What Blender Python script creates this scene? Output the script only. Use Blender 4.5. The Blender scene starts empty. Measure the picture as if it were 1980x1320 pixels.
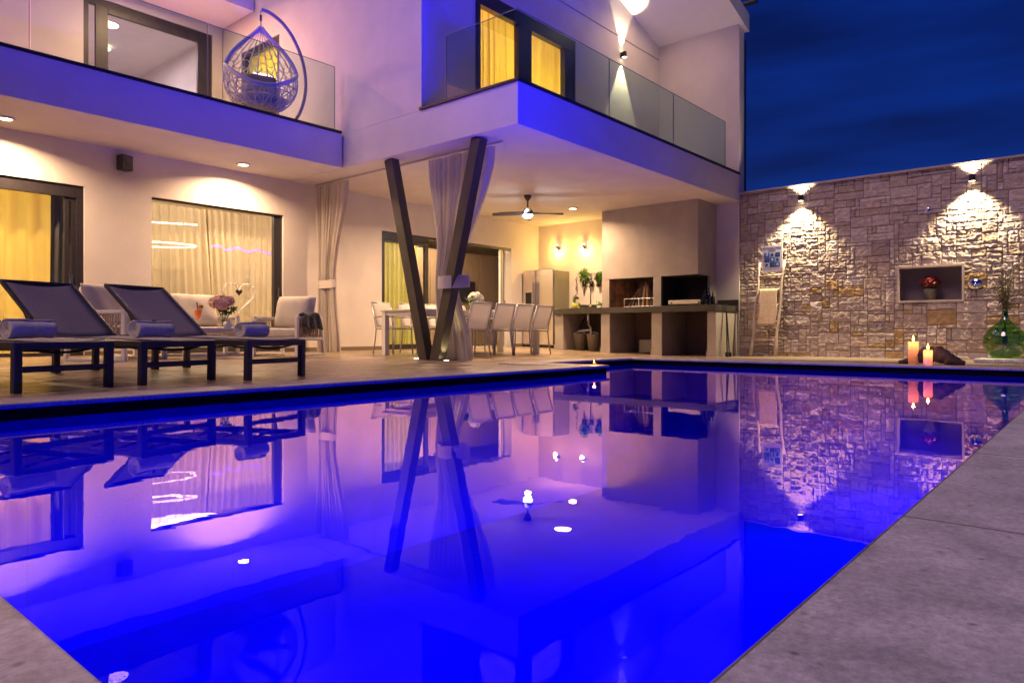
import bpy, bmesh, math, random
import numpy as np
from mathutils import Vector, Matrix
R = math.radians
random.seed(7)
C = bpy.context.scene.collection
S = bpy.context.scene

# ------------------------------------------------------------------ camera
FPX, HOR, CH = 1353.0, 643.5, 0.385          # focal length (px of the 1980 wide photo), horizon row, eye height
YAW = math.atan2(1160, 1353)
FW = (math.cos(YAW), math.sin(YAW)); RT = (math.sin(YAW), -math.cos(YAW))
cd = bpy.data.cameras.new('camera'); cam = bpy.data.objects.new('camera', cd); C.objects.link(cam)
cam.location = (0, 0, CH); cam.rotation_euler = (R(90), 0, YAW - R(90))
cd.sensor_width = 36; cd.lens = FPX / 1980 * 36; cd.shift_y = -16.5 / 1980
cd.clip_start = 0.02; cd.clip_end = 900
S.camera = cam
S.view_settings.view_transform = 'Standard'; S.view_settings.look = 'None'
S.view_settings.exposure = 0.0; S.view_settings.gamma = 1.0
S.render.engine = 'CYCLES'
S.cycles.use_denoising = True
S.cycles.max_bounces = 7; S.cycles.diffuse_bounces = 4; S.cycles.glossy_bounces = 3
S.cycles.transparent_max_bounces = 16; S.cycles.transmission_bounces = 4
S.cycles.caustics_reflective = False; S.cycles.caustics_refractive = False
S.cycles.sample_clamp_indirect = 4.0

# ------------------------------------------------------------------ world: dusk sky
W = bpy.data.worlds.new('World'); S.world = W; W.use_nodes = True
nt = W.node_tree; nt.nodes.clear()
def N(nt, t, **kw):
    n = nt.nodes.new(t)
    for k, v in kw.items(): setattr(n, k, v)
    return n
o_ = N(nt, 'ShaderNodeOutputWorld'); bg = N(nt, 'ShaderNodeBackground')
sky = N(nt, 'ShaderNodeTexSky', sky_type='NISHITA'); sky.sun_disc = False
sky.sun_elevation = R(1.0); sky.sun_rotation = R(215)
bgs = N(nt, 'ShaderNodeBackground'); bgs.inputs[1].default_value = 0.004
nt.links.new(sky.outputs[0], bgs.inputs[0])
tc = N(nt, 'ShaderNodeTexCoord'); sp = N(nt, 'ShaderNodeSeparateXYZ'); nt.links.new(tc.outputs['Generated'], sp.inputs[0])
ramp = N(nt, 'ShaderNodeValToRGB'); nt.links.new(sp.outputs[2], ramp.inputs[0])
e = ramp.color_ramp.elements
e[0].position = 0.0; e[0].color = (0.001, 0.055, 0.34, 1)
e[1].position = 0.55; e[1].color = (0.0005, 0.013, 0.17, 1)
m_ = e.new(0.22); m_.color = (0.0006, 0.026, 0.26, 1)
mp = N(nt, 'ShaderNodeMapping'); mp.inputs['Scale'].default_value = (1.1, 1.1, 7.5); mp.inputs['Rotation'].default_value = (R(5), R(-6), 0)
nt.links.new(tc.outputs['Generated'], mp.inputs[0])
nz = N(nt, 'ShaderNodeTexNoise'); nz.inputs['Scale'].default_value = 1.7; nz.inputs['Detail'].default_value = 4; nz.inputs['Roughness'].default_value = .45
nt.links.new(mp.outputs[0], nz.inputs['Vector'])
r2 = N(nt, 'ShaderNodeValToRGB'); nt.links.new(nz.outputs[0], r2.inputs[0])
r2.color_ramp.elements[0].position = .42; r2.color_ramp.elements[0].color = (.38, .42, .46, 1)
r2.color_ramp.elements[1].position = .60; r2.color_ramp.elements[1].color = (1, 1, 1, 1)
mx = N(nt, 'ShaderNodeMix', data_type='RGBA', blend_type='MULTIPLY'); mx.inputs[0].default_value = 1
nt.links.new(ramp.outputs[0], mx.inputs[6]); nt.links.new(r2.outputs[0], mx.inputs[7])
nt.links.new(mx.outputs[2], bg.inputs[0]); bg.inputs[1].default_value = 0.82
ad = N(nt, 'ShaderNodeAddShader'); nt.links.new(bg.outputs[0], ad.inputs[0]); nt.links.new(bgs.outputs[0], ad.inputs[1])
nt.links.new(ad.outputs[0], o_.inputs[0])

# dusk glow as an added fill sun, steep from behind left
sl = bpy.data.lights.new('sun', 'SUN'); sl.energy = 1.15; sl.angle = R(20); sl.color = (1.0, 0.66, 0.66)
so = bpy.data.objects.new('sun', sl); C.objects.link(so); so.rotation_euler = (R(38), 0, R(-97))

def lamp(kind, loc, energy, color, size=.2, rot=(0, 0, 0), spot=None, blend=.3, spread=None, size_y=None):
    l = bpy.data.lights.new('lamp_light', kind); l.energy = energy; l.color = color
    if kind == 'AREA':
        l.shape = 'DISK' if size_y is None else 'RECTANGLE'; l.size = size
        if size_y: l.size_y = size_y
        if spread: l.spread = R(spread)
    else: l.shadow_soft_size = size
    if kind == 'SPOT': l.spot_size = R(spot); l.spot_blend = blend
    o = bpy.data.objects.new('lamp_light', l); C.objects.link(o); o.location = loc; o.rotation_euler = [R(a) for a in rot]
    return o

WARM = (1.0, 0.64, 0.36); YEL = (1.0, 0.80, 0.46)
# pool lamps: on the near long wall, shining along +y
for x, e, rz in ((1.2, 1.2, -22), (3.2, 1.3, -16), (5.6, 1.15, 10), (8.2, .4, 0)):
    lamp('AREA', (x, .42, -.42), 150 * e, (0.0, 0.0, 1.0), .30, (144, 0, rz), spread=76)      # beam out over the water
    lamp('AREA', (x, .42, -.42), 64, (0.0, 0.0, 1.0), .30, (55, 0, 0), spread=98)           # beam into the basin
lamp('AREA', (.36, 2.4, -.5), 60, (0.0, 0.0, 1.0), .30, (45, 0, -90), spread=90)

# ------------------------------------------------------------------ pixel helpers: a column/row of the photo met with a known real plane
def _d(px, py): t = (px - 990) / FPX; return (FW[0] + RT[0] * t, FW[1] + RT[1] * t, (HOR - py) / FPX)
def onx(px, py, X): d = _d(px, py); k = X / d[0]; return Vector((X, d[1] * k, CH + d[2] * k))
def ony(px, py, Y): d = _d(px, py); k = Y / d[1]; return Vector((d[0] * k, Y, CH + d[2] * k))
def onz(px, py, Z): d = _d(px, py); k = (Z - CH) / d[2]; return Vector((d[0] * k, d[1] * k, Z))

# ------------------------------------------------------------------ materials
MATS = {}
def mat(name, col, rough=.6, metal=0.0, var=.08, vs=6.0, bump=0.0, bs=60.0, emit=None, es=0.0, spec=.5, coat=0.0, detail=4, stretch=None, alpha=None, sheen=0):
    m = bpy.data.materials.new(name); m.use_nodes = True; n = m.node_tree; b = n.nodes['Principled BSDF']
    b.inputs['Roughness'].default_value = rough; b.inputs['Metallic'].default_value = metal
    b.inputs['Specular IOR Level'].default_value = spec; b.inputs['Coat Weight'].default_value = coat
    tc = N(n, 'ShaderNodeTexCoord'); mp = N(n, 'ShaderNodeMapping'); n.links.new(tc.outputs['Object'], mp.inputs[0])
    if stretch: mp.inputs['Scale'].default_value = stretch
    nz = N(n, 'ShaderNodeTexNoise'); nz.inputs['Scale'].default_value = vs; nz.inputs['Detail'].default_value = detail
    n.links.new(mp.outputs[0], nz.inputs['Vector'])
    r = N(n, 'ShaderNodeValToRGB'); n.links.new(nz.outputs[0], r.inputs[0])
    r.color_ramp.elements[0].position = .3; r.color_ramp.elements[1].position = .7
    r.color_ramp.elements[0].color = tuple(c * (1 - var) for c in col) + (1,)
    r.color_ramp.elements[1].color = tuple(min(1, c * (1 + var)) for c in col) + (1,)
    n.links.new(r.outputs[0], b.inputs['Base Color'])
    if bump:
        n2 = N(n, 'ShaderNodeTexNoise'); n2.inputs['Scale'].default_value = bs; n2.inputs['Detail'].default_value = 5
        n.links.new(mp.outputs[0], n2.inputs['Vector'])
        bp = N(n, 'ShaderNodeBump'); bp.inputs['Strength'].default_value = bump; bp.inputs['Distance'].default_value = .01
        n.links.new(n2.outputs[0], bp.inputs['Height']); n.links.new(bp.outputs[0], b.inputs['Normal'])
    if emit: b.inputs['Emission Color'].default_value = tuple(emit) + (1,); b.inputs['Emission Strength'].default_value = es
    MATS[name] = m
    return m

def glassy(name, tint=(1, 1, 1), f0=.04, ripple=0.0, rs=3.0, rough=0.0, gcol=(1, 1, 1), pw=5, curve=None):
    """clear sheet: straight-through transparency plus mirror reflection by Schlick's law (the same from both sides)"""
    m = bpy.data.materials.new(name); m.use_nodes = True; n = m.node_tree; n.nodes.clear()
    out = N(n, 'ShaderNodeOutputMaterial'); tr = N(n, 'ShaderNodeBsdfTransparent'); gl = N(n, 'ShaderNodeBsdfGlossy')
    tr.inputs[0].default_value = tuple(tint) + (1,); gl.inputs['Roughness'].default_value = rough; gl.inputs[0].default_value = tuple(gcol) + (1,)
    ge = N(n, 'ShaderNodeNewGeometry'); dt = N(n, 'ShaderNodeVectorMath', operation='DOT_PRODUCT')
    n.links.new(ge.outputs['Incoming'], dt.inputs[0]); n.links.new(ge.outputs['Normal'], dt.inputs[1])
    ab = N(n, 'ShaderNodeMath', operation='ABSOLUTE'); n.links.new(dt.outputs['Value'], ab.inputs[0])
    su = N(n, 'ShaderNodeMath', operation='SUBTRACT', use_clamp=True); su.inputs[0].default_value = 1; n.links.new(ab.outputs[0], su.inputs[1])
    po = N(n, 'ShaderNodeMath', operation='POWER'); n.links.new(su.outputs[0], po.inputs[0]); po.inputs[1].default_value = pw
    ma = N(n, 'ShaderNodeMath', operation='MULTIPLY_ADD'); n.links.new(po.outputs[0], ma.inputs[0]); ma.inputs[1].default_value = 1 - f0; ma.inputs[2].default_value = f0
    mi = N(n, 'ShaderNodeMixShader'); n.links.new(ma.outputs[0], mi.inputs[0]); n.links.new(tr.outputs[0], mi.inputs[1]); n.links.new(gl.outputs[0], mi.inputs[2])
    if curve:   # measured-looking still water: mirror-like at low angles, clear when looked into
        mr = N(n, 'ShaderNodeMapRange', interpolation_type='SMOOTHSTEP'); n.links.new(ab.outputs[0], mr.inputs[0])
        for k_ in range(4): mr.inputs[k_ + 1].default_value = curve[k_]
        n.links.new(mr.outputs[0], mi.inputs[0])
    if ripple:
        tc = N(n, 'ShaderNodeTexCoord'); nz = N(n, 'ShaderNodeTexNoise'); nz.inputs['Scale'].default_value = rs; nz.inputs['Detail'].default_value = 3
        n.links.new(tc.outputs['Object'], nz.inputs['Vector'])
        bp = N(n, 'ShaderNodeBump'); bp.inputs['Strength'].default_value = ripple; bp.inputs['Distance'].default_value = .01
        n.links.new(nz.outputs[0], bp.inputs['Height']); n.links.new(bp.outputs[0], gl.inputs['Normal'])
    n.links.new(mi.outputs[0], out.inputs[0]); MATS[name] = m
    return m

def cloth(name, col, transl=.5, clear=0.0, var=.1, vs=3, rough=.9, wx=30):
    m = bpy.data.materials.new(name); m.use_nodes = True; n = m.node_tree; n.nodes.clear()
    out = N(n, 'ShaderNodeOutputMaterial'); df = N(n, 'ShaderNodeBsdfDiffuse'); tl = N(n, 'ShaderNodeBsdfTranslucent')
    tc = N(n, 'ShaderNodeTexCoord'); nz = N(n, 'ShaderNodeTexNoise'); nz.inputs['Scale'].default_value = vs
    n.links.new(tc.outputs['Object'], nz.inputs['Vector'])
    r = N(n, 'ShaderNodeValToRGB'); n.links.new(nz.outputs[0], r.inputs[0])
    r.color_ramp.elements[0].color = tuple(c * (1 - var) for c in col) + (1,); r.color_ramp.elements[1].color = tuple(min(1, c * (1 + var)) for c in col) + (1,)
    n.links.new(r.outputs[0], df.inputs[0]); n.links.new(r.outputs[0], tl.inputs[0])
    mi = N(n, 'ShaderNodeMixShader'); mi.inputs[0].default_value = transl
    n.links.new(df.outputs[0], mi.inputs[1]); n.links.new(tl.outputs[0], mi.inputs[2]); last = mi
    if clear:
        tr = N(n, 'ShaderNodeBsdfTransparent'); m2 = N(n, 'ShaderNodeMixShader'); m2.inputs[0].default_value = clear
        n.links.new(mi.outputs[0], m2.inputs[1]); n.links.new(tr.outputs[0], m2.inputs[2]); last = m2
    n.links.new(last.outputs[0], out.inputs[0]); MATS[name] = m
    return m

plaster = mat('plaster', (.76, .69, .64), .85, var=.05, vs=2.2, bump=.7, bs=110)
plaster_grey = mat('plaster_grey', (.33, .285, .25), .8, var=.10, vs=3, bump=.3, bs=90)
soffit_m = mat('soffit', (.74, .70, .69), .9, var=.02, bump=.15, bs=160)
room_wall = mat('room_wall', (.72, .62, .48), .9, var=.03)
fr_dark = mat('frame_dark', (.035, .03, .032), .35, var=.15, vs=20)
fr_brown = mat('column_steel', (.045, .035, .030), .45, var=.3, vs=8, bump=.2, bs=60, stretch=(1, 1, .3))
black_m = mat('black_edge', (.012, .012, .014), .4)
slot_m = mat('slot_tile', (.006, .006, .006), 1.0, spec=0.0)
glass_m = glassy('glass', (.90, .95, .92), .05)
rail_glass = glassy('rail_glass', (.80, .90, .86), .06)
steel = mat('steel', (.55, .52, .50), .25, 1.0, var=.05)
chrome = mat('chrome', (.75, .76, .8), .08, 1.0, var=.02)
fridge_steel = mat('fridge_steel', (.78, .68, .64), .24, 1.0, var=.04, vs=40, stretch=(1, 1, .05))
fridge_side = mat('fridge_side', (.24, .22, .15), .4, .3, var=.05)
white_metal = mat('white_metal', (.72, .70, .70), .4, var=.03)
alu = mat('aluminium', (.55, .53, .53), .35, .6, var=.04)
sling = cloth('sling_white', (.80, .76, .72), .35, .12)
sling_dark = mat('sling_dark', (.24, .20, .21), .75, var=.12, vs=120, bump=.3, bs=400)
cushion_m = mat('cushion', (.60, .54, .47), .95, var=.06, vs=9, bump=.35, bs=200)
towel_m = mat('towel', (.95, .86, .62), 1.0, var=.08, vs=30, bump=1.0, bs=260)
throw_m = mat('throw', (.10, .10, .085), 1.0, var=.35, vs=14, bump=.8, bs=150)
rope_m = mat('rope', (.42, .34, .28), .9, var=.2, vs=40)
granite = mat('granite', (.05, .045, .042), .18, var=.45, vs=60, detail=8)
brick_fire = mat('firebrick', (.26, .12, .045), .9, var=.35, vs=5, bump=.5, bs=20)
bay_black = mat('bay_black', (.006, .005, .005), .95, var=.4)  # near-black lining of grill bay and firebox top
wood = mat('wood', (.42, .26, .14), .7, var=.3, vs=8, bump=.4, bs=40, stretch=(1, 1, .15))
bark = mat('bark', (.09, .06, .05), .95, var=.5, vs=12, bump=.9, bs=30)
ladder_wood = mat('ladder_wood', (.62, .50, .38), .7, var=.18, vs=10, bump=.4, bs=50, stretch=(1, 1, .2))
leaf = mat('leaf', (.10, .22, .03), .5, var=.5, vs=30)
leaf_dark = mat('leaf_dark', (.05, .10, .025), .5, var=.4, vs=30)
white_pot = mat('white_pot', (.6, .58, .52), .4)
yellow_pot = mat('yellow_pot', (.42, .40, .08), .5)
dark_pot = mat('dark_pot', (.16, .14, .12), .6)
bucket_m = mat('bucket', (.20, .17, .15), .5)
plastic_black = mat('plastic_black', (.012, .012, .013), .45)
plastic_white = mat('plastic_white', (.7, .68, .66), .35)
wax_shell = cloth('wax_shell', (.90, .66, .52), .45, vs=8)
flame_m = mat('flame', (1, .5, .1), .5, emit=(1, .42, .08), es=14)
lit = mat('lamp_lens', (1, .9, .7), .5, emit=(1.0, .80, .50), es=16)
lit_white = mat('lamp_lens_cool', (.9, .95, 1), .5, emit=(.7, .85, 1.0), es=9)
lit_ring = mat('ring_glow', (1, .9, .8), .5, emit=(1.0, .86, .62), es=7)
lit_blue = mat('led_blue', (.3, .2, 1), .5, emit=(.20, .10, 1.0), es=2.5)
cabinet = mat('cabinet', (.20, .145, .10), .5, var=.04)
sheer_yellow = cloth('sheer_yellow', (.88, .62, .15), .55, .22)
tie_m = mat('tie_cloth', (.62, .56, .53), .95, var=.06)
sheer_cream = cloth('sheer_cream', (.88, .76, .60), .55, .42)
sheer_green = cloth('sheer_green', (.62, .60, .20), .55, .25)
curtain_grey = cloth('curtain_grey', (.13, .12, .11), .2)
curtain_out = cloth('curtain_out', (.70, .64, .61), .4)
# ------------------------------------------------------------------ mesh helpers
class MB:
    def __init__(s): s.v = []; s.f = []
    def add(s, vs, fs):
        b = len(s.v); s.v += [tuple(v) for v in vs]; s.f += [tuple(i + b for i in f) for f in fs]; return s
    def box(s, x0, x1, y0, y1, z0, z1):
        v = [(x, y, z) for z in (z0, z1) for y in (y0, y1) for x in (x0, x1)]
        return s.add(v, [(0, 2, 3, 1), (4, 5, 7, 6), (0, 1, 5, 4), (2, 6, 7, 3), (0, 4, 6, 2), (1, 3, 7, 5)])
    def bar(s, p, q, w, h=None, up=(0, 0, 1)):
        h = h or w; p = Vector(p); q = Vector(q); d = (q - p).normalized(); u = Vector(up)
        a = d.cross(u)
        if a.length < 1e-4: a = d.cross(Vector((1, 0, 0)))
        a.normalize(); b = a.cross(d)
        v = [e + a * (w / 2 * i) + b * (h / 2 * j) for e in (p, q) for i, j in ((-1, -1), (1, -1), (1, 1), (-1, 1))]
        return s.add(v, [(3, 2, 1, 0), (4, 5, 6, 7), (0, 1, 5, 4), (1, 2, 6, 5), (2, 3, 7, 6), (3, 0, 4, 7)])
    def tube(s, path, r, n=8, closed=False):
        path = [Vector(p) for p in path]; L = len(path); rs = r if isinstance(r, (list, tuple)) else [r] * L; b0 = len(s.v); ref = None
        for i, p in enumerate(path):
            if closed: d = path[(i + 1) % L] - path[i - 1]
            else: d = path[min(i + 1, L - 1)] - path[max(i - 1, 0)]
            d.normalize()
            if ref is None: ref = d.cross(Vector((0, 0, 1))); ref = ref if ref.length > .05 else d.cross(Vector((1, 0, 0)))
            ref = (ref - d * ref.dot(d)).normalized(); c = d.cross(ref)
            for k in range(n):
                a = 2 * math.pi * k / n; s.v.append(tuple(p + (ref * math.cos(a) + c * math.sin(a)) * rs[i]))
        for i in range(L if closed else L - 1):
            j = (i + 1) % L
            for k in range(n): s.f.append((b0 + i * n + k, b0 + i * n + (k + 1) % n, b0 + j * n + (k + 1) % n, b0 + j * n + k))
        if not closed: s.f.append(tuple(b0 + k for k in range(n))[::-1]); s.f.append(tuple(b0 + (L - 1) * n + k for k in range(n)))
        return s
    def cyl(s, p, q, r, r1=None, n=20): return s.tube([p, q], [r, r if r1 is None else r1], n)
    def lathe(s, prof, c=(0, 0, 0), n=24):
        b0 = len(s.v); L = len(prof)
        for r, z in prof:
            for k in range(n): a = 2 * math.pi * k / n; s.v.append((c[0] + r * math.cos(a), c[1] + r * math.sin(a), c[2] + z))
        for i in range(L - 1):
            for k in range(n): s.f.append((b0 + i * n + k, b0 + i * n + (k + 1) % n, b0 + (i + 1) * n + (k + 1) % n, b0 + (i + 1) * n + k))
        return s
    def ell(s, c, r, nu=14, nv=9, pw=1.0, jit=0.0, M=None):
        b0 = len(s.v); c = Vector(c); sg = lambda t: math.copysign(abs(t) ** pw, t)
        for i in range(nv + 1):
            th = math.pi * i / nv
            for k in range(nu):
                a = 2 * math.pi * k / nu; j = 1 + random.uniform(-jit, jit)
                p = Vector((r[0] * sg(math.sin(th)) * sg(math.cos(a)) * j, r[1] * sg(math.sin(th)) * sg(math.sin(a)) * j, r[2] * sg(math.cos(th)) * j))
                if M is not None: p = M @ p
                s.v.append(tuple(c + p))
        for i in range(nv):
            for k in range(nu): s.f.append((b0 + i * nu + k, b0 + (i + 1) * nu + k, b0 + (i + 1) * nu + (k + 1) % nu, b0 + i * nu + (k + 1) % nu))
        return s
    def grid(s, fn, nu, nv):
        b0 = len(s.v)
        for j in range(nv + 1):
            for i in range(nu + 1): s.v.append(tuple(fn(i / nu, j / nv)))
        for j in range(nv):
            for i in range(nu): a = b0 + j * (nu + 1) + i; s.f.append((a, a + 1, a + nu + 2, a + nu + 1))
        return s
    def leaves(s, c, r, n, sz, squash=1):
        c = Vector(c)
        for _ in range(n):
            while True:
                p = Vector([random.uniform(-1, 1) for _ in range(3)])
                if p.length < 1: break
            p = Vector((p.x * r, p.y * r, p.z * r * squash)); d = Vector([random.gauss(0, 1) for _ in range(3)]).normalized()
            e = d.cross(Vector([random.gauss(0, 1) for _ in range(3)])).normalized(); q = sz * random.uniform(.6, 1.4)
            o = c + p; s.add([o, o + d * q * .5 + e * q * .3, o + d * q, o + d * q * .5 - e * q * .3], [(0, 1, 2, 3)])
        return s
    def build(s, name, m, parent=None, smooth=False, bevel=0, thick=0, sub=0, loc=None, seg=2):
        me = bpy.data.meshes.new(name); me.from_pydata(s.v, [], s.f); me.update()
        ms = m if isinstance(m, (list, tuple)) else [m]
        for x in ms: me.materials.append(x)
        if smooth: me.polygons.foreach_set('use_smooth', [True] * len(me.polygons))
        o = bpy.data.objects.new(name, me); C.objects.link(o); o.parent = parent
        if loc: o.location = loc
        if thick: q = o.modifiers.new('t', 'SOLIDIFY'); q.thickness = thick; q.offset = 0
        if bevel: q = o.modifiers.new('b', 'BEVEL'); q.width = bevel; q.segments = seg; q.limit_method = 'ANGLE'
        if sub: q = o.modifiers.new('s', 'SUBSURF'); q.levels = sub; q.render_levels = sub
        return o

def tag(o, label=None, cat=None, group=None, kind=None):
    if label: o['label'] = label
    if cat: o['category'] = cat
    if group: o['group'] = group
    if kind: o['kind'] = kind
    return o
def thing(name, label, cat, loc=(0, 0, 0), rz=0, group=None):
    o = bpy.data.objects.new(name, None); C.objects.link(o); o.empty_display_size = .1
    o.location = loc; o.rotation_euler = (0, 0, rz); return tag(o, label, cat, group)
def kids(o): return [c for c in bpy.data.objects if c.parent == o]
def dup(root, loc, rz, label):
    def rec(o, par):
        c = o.copy(); C.objects.link(c); c.parent = par
        for k in kids(o): rec(k, c)
        return c
    c = rec(root, None); c.location = loc; c.rotation_euler = (0, 0, rz); c['label'] = label; return c
cl = lambda t: max(0.0, min(1.0, t))
def zd(x, y):
    zl = .06 * cl((y - 4.95) / 1.9) + .008 * cl((y - 7) / 4)
    zr = -.018 * cl((y - 4.95) / .8) * cl((8 - y) / 1.0) + .055 * cl((y - 8.2) / 2.7)
    t = cl((x - 4.2) / 2.2); z = zl * (1 - t) + zr * t
    return z - .062 * cl((x - 9.75) / 3.2) * cl((10.5 - y) / 3)

def holed(axis, plane, th, a0, a1, z0, z1, holes, mb=None):
    """wall slab with openings; axis 'y' = wall along x at y=plane..plane+th, axis 'x' = wall along y"""
    mb = mb or MB(); A = sorted({a0, a1, *[h[0] for h in holes], *[h[1] for h in holes]}); Z = sorted({z0, z1, *[h[2] for h in holes], *[h[3] for h in holes]})
    A = [a for a in A if a0 <= a <= a1]; Z = [z for z in Z if z0 <= z <= z1]; solid = {}
    for i in range(len(A) - 1):
        for j in range(len(Z) - 1):
            ca, cz = (A[i] + A[i + 1]) / 2, (Z[j] + Z[j + 1]) / 2
            solid[i, j] = not any(h[0] < ca < h[1] and h[2] < cz < h[3] for h in holes)
    def P(a, d, z): return (a, plane + d, z) if axis == 'y' else (plane + d, a, z)
    for (i, j), sld in solid.items():
        if not sld: continue
        a, b, c, d = A[i], A[i + 1], Z[j], Z[j + 1]
        mb.add([P(a, 0, c), P(b, 0, c), P(b, 0, d), P(a, 0, d)], [(0, 1, 2, 3)]); mb.add([P(a, th, c), P(b, th, c), P(b, th, d), P(a, th, d)], [(3, 2, 1, 0)])
        if not solid.get((i - 1, j)): mb.add([P(a, 0, c), P(a, th, c), P(a, th, d), P(a, 0, d)], [(0, 1, 2, 3)])
        if not solid.get((i + 1, j)): mb.add([P(b, 0, c), P(b, th, c), P(b, th, d), P(b, 0, d)], [(3, 2, 1, 0)])
        if not solid.get((i, j - 1)): mb.add([P(a, 0, c), P(b, 0, c), P(b, th, c), P(a, th, c)], [(3, 2, 1, 0)])
        if not solid.get((i, j + 1)): mb.add([P(a, 0, d), P(b, 0, d), P(b, th, d), P(a, th, d)], [(0, 1, 2, 3)])
    return mb
def frame(mb, axis, plane, th, a0, a1, z0, z1, w, wt=None, wb=None):
    wt = wt or w; wb = wb or w
    f = (lambda a, b, c, d: mb.box(a, b, plane, plane + th, c, d)) if axis == 'y' else (lambda a, b, c, d: mb.box(plane, plane + th, a, b, c, d))
    f(a0, a0 + w, z0, z1); f(a1 - w, a1, z0, z1); f(a0 + w, a1 - w, z1 - wt, z1); f(a0 + w, a1 - w, z0, z0 + wb); return mb
def quad(axis, plane, a0, a1, z0, z1):
    m = MB()
    if axis == 'y': return m.add([(a0, plane, z0), (a1, plane, z0), (a1, plane, z1), (a0, plane, z1)], [(0, 1, 2, 3)])
    return m.add([(plane, a0, z0), (plane, a1, z0), (plane, a1, z1), (plane, a0, z1)], [(0, 1, 2, 3)])

# ================================================================== SETTING
YF, XS, XB = 10.95, 13.85, 13.80           # facade plane, stone wall plane, kitchen end wall plane
ZC, ZT = 3.05, 3.60                        # ceiling height under the balconies, balcony floor
PX0, PX1, PY0, PY1, PXR, PYR = .294, 9.35, .34, 4.55, 7.10, 5.58
WZ = -.092

def tiles(name, c1, c2, mortar, w, h, off, rough, msize=.004, rot=0, var=(3, .25), stretch=None, shift=(0, 0, 0), nscale=3.0, bump=.1, spec=.5, rvar=.1, fine=None):
    m = bpy.data.materials.new(name); m.use_nodes = True; n = m.node_tree; b = n.nodes['Principled BSDF']
    tc = N(n, 'ShaderNodeTexCoord'); mp = N(n, 'ShaderNodeMapping'); mp.inputs['Rotation'].default_value = (0, 0, R(rot)); mp.inputs['Location'].default_value = shift
    n.links.new(tc.outputs['Object'], mp.inputs[0])
    br = N(n, 'ShaderNodeTexBrick'); br.offset = off; br.inputs['Scale'].default_value = 1; br.inputs['Brick Width'].default_value = w; br.inputs['Row Height'].default_value = h
    br.inputs['Mortar Size'].default_value = msize; br.inputs['Mortar Smooth'].default_value = .1
    br.inputs['Color1'].default_value = c1 + (1,); br.inputs['Color2'].default_value = c2 + (1,); br.inputs['Mortar'].default_value = mortar + (1,)
    n.links.new(mp.outputs[0], br.inputs[0])
    m2 = N(n, 'ShaderNodeMapping'); n.links.new(mp.outputs[0], m2.inputs[0])
    if stretch: m2.inputs['Scale'].default_value = stretch
    nz = N(n, 'ShaderNodeTexNoise'); nz.inputs['Scale'].default_value = nscale; nz.inputs['Detail'].default_value = 8; nz.inputs['Roughness'].default_value = .62; nz.inputs['Distortion'].default_value = .4
    n.links.new(m2.outputs[0], nz.inputs['Vector'])
    r = N(n, 'ShaderNodeValToRGB'); n.links.new(nz.outputs[0], r.inputs[0]); v = var[1]
    r.color_ramp.elements[0].position = .35; r.color_ramp.elements[1].position = .68
    r.color_ramp.elements[0].color = (1 - v,) * 3 + (1,); r.color_ramp.elements[1].color = (1 + v * .6,) * 3 + (1,)
    mx = N(n, 'ShaderNodeMix', data_type='RGBA', blend_type='MULTIPLY'); mx.inputs[0].default_value = 1
    n.links.new(br.outputs[0], mx.inputs[6]); n.links.new(r.outputs[0], mx.inputs[7]); n.links.new(mx.outputs[2], b.inputs['Base Color'])
    if fine:      # sharp grain and small dark pits of the stone
        nf_ = N(n, 'ShaderNodeTexNoise'); nf_.inputs['Scale'].default_value = fine; nf_.inputs['Detail'].default_value = 10; nf_.inputs['Roughness'].default_value = .8; n.links.new(mp.outputs[0], nf_.inputs['Vector'])
        rf = N(n, 'ShaderNodeValToRGB'); rf.color_ramp.elements[0].position = .36; rf.color_ramp.elements[1].position = .62; rf.color_ramp.elements[0].color = (.62, .62, .62, 1); rf.color_ramp.elements[1].color = (1.16, 1.16, 1.16, 1); n.links.new(nf_.outputs[0], rf.inputs[0])
        vo = N(n, 'ShaderNodeTexVoronoi'); vo.inputs['Scale'].default_value = fine * .28; n.links.new(mp.outputs[0], vo.inputs['Vector'])
        rv = N(n, 'ShaderNodeValToRGB'); rv.color_ramp.elements[0].position = .05; rv.color_ramp.elements[1].position = .13; rv.color_ramp.elements[0].color = (.45, .45, .45, 1); rv.color_ramp.elements[1].color = (1, 1, 1, 1); n.links.new(vo.outputs['Distance'], rv.inputs[0])
        m3 = N(n, 'ShaderNodeMix', data_type='RGBA', blend_type='MULTIPLY'); m3.inputs[0].default_value = 1; n.links.new(rf.outputs[0], m3.inputs[6]); n.links.new(rv.outputs[0], m3.inputs[7])
        m4 = N(n, 'ShaderNodeMix', data_type='RGBA', blend_type='MULTIPLY'); m4.inputs[0].default_value = 1; n.links.new(mx.outputs[2], m4.inputs[6]); n.links.new(m3.outputs[2], m4.inputs[7]); n.links.new(m4.outputs[2], b.inputs['Base Color'])
    mr = N(n, 'ShaderNodeMapRange'); mr.inputs[3].default_value = rough - rvar; mr.inputs[4].default_value = rough + rvar; n.links.new(nz.outputs[0], mr.inputs[0]); n.links.new(mr.outputs[0], b.inputs['Roughness'])
    bp = N(n, 'ShaderNodeBump'); bp.inputs['Strength'].default_value = bump; bp.inputs['Distance'].default_value = .004
    sb = N(n, 'ShaderNodeMath', operation='SUBTRACT'); n.links.new(nz.outputs[0], sb.inputs[0]); n.links.new(br.outputs['Fac'], sb.inputs[1])
    n.links.new(sb.outputs[0], bp.inputs['Height']); n.links.new(bp.outputs[0], b.inputs['Normal']); b.inputs['Specular IOR Level'].default_value = spec
    return m
deck_m = tiles('wood_look_tile', (.43, .31, .205), (.34, .245, .165), (.18, .13, .10), 1.2, .22, .37, .30, .004, stretch=(.28, 4.0, 1), nscale=5.0, var=(3, .75), rvar=.15)
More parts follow.
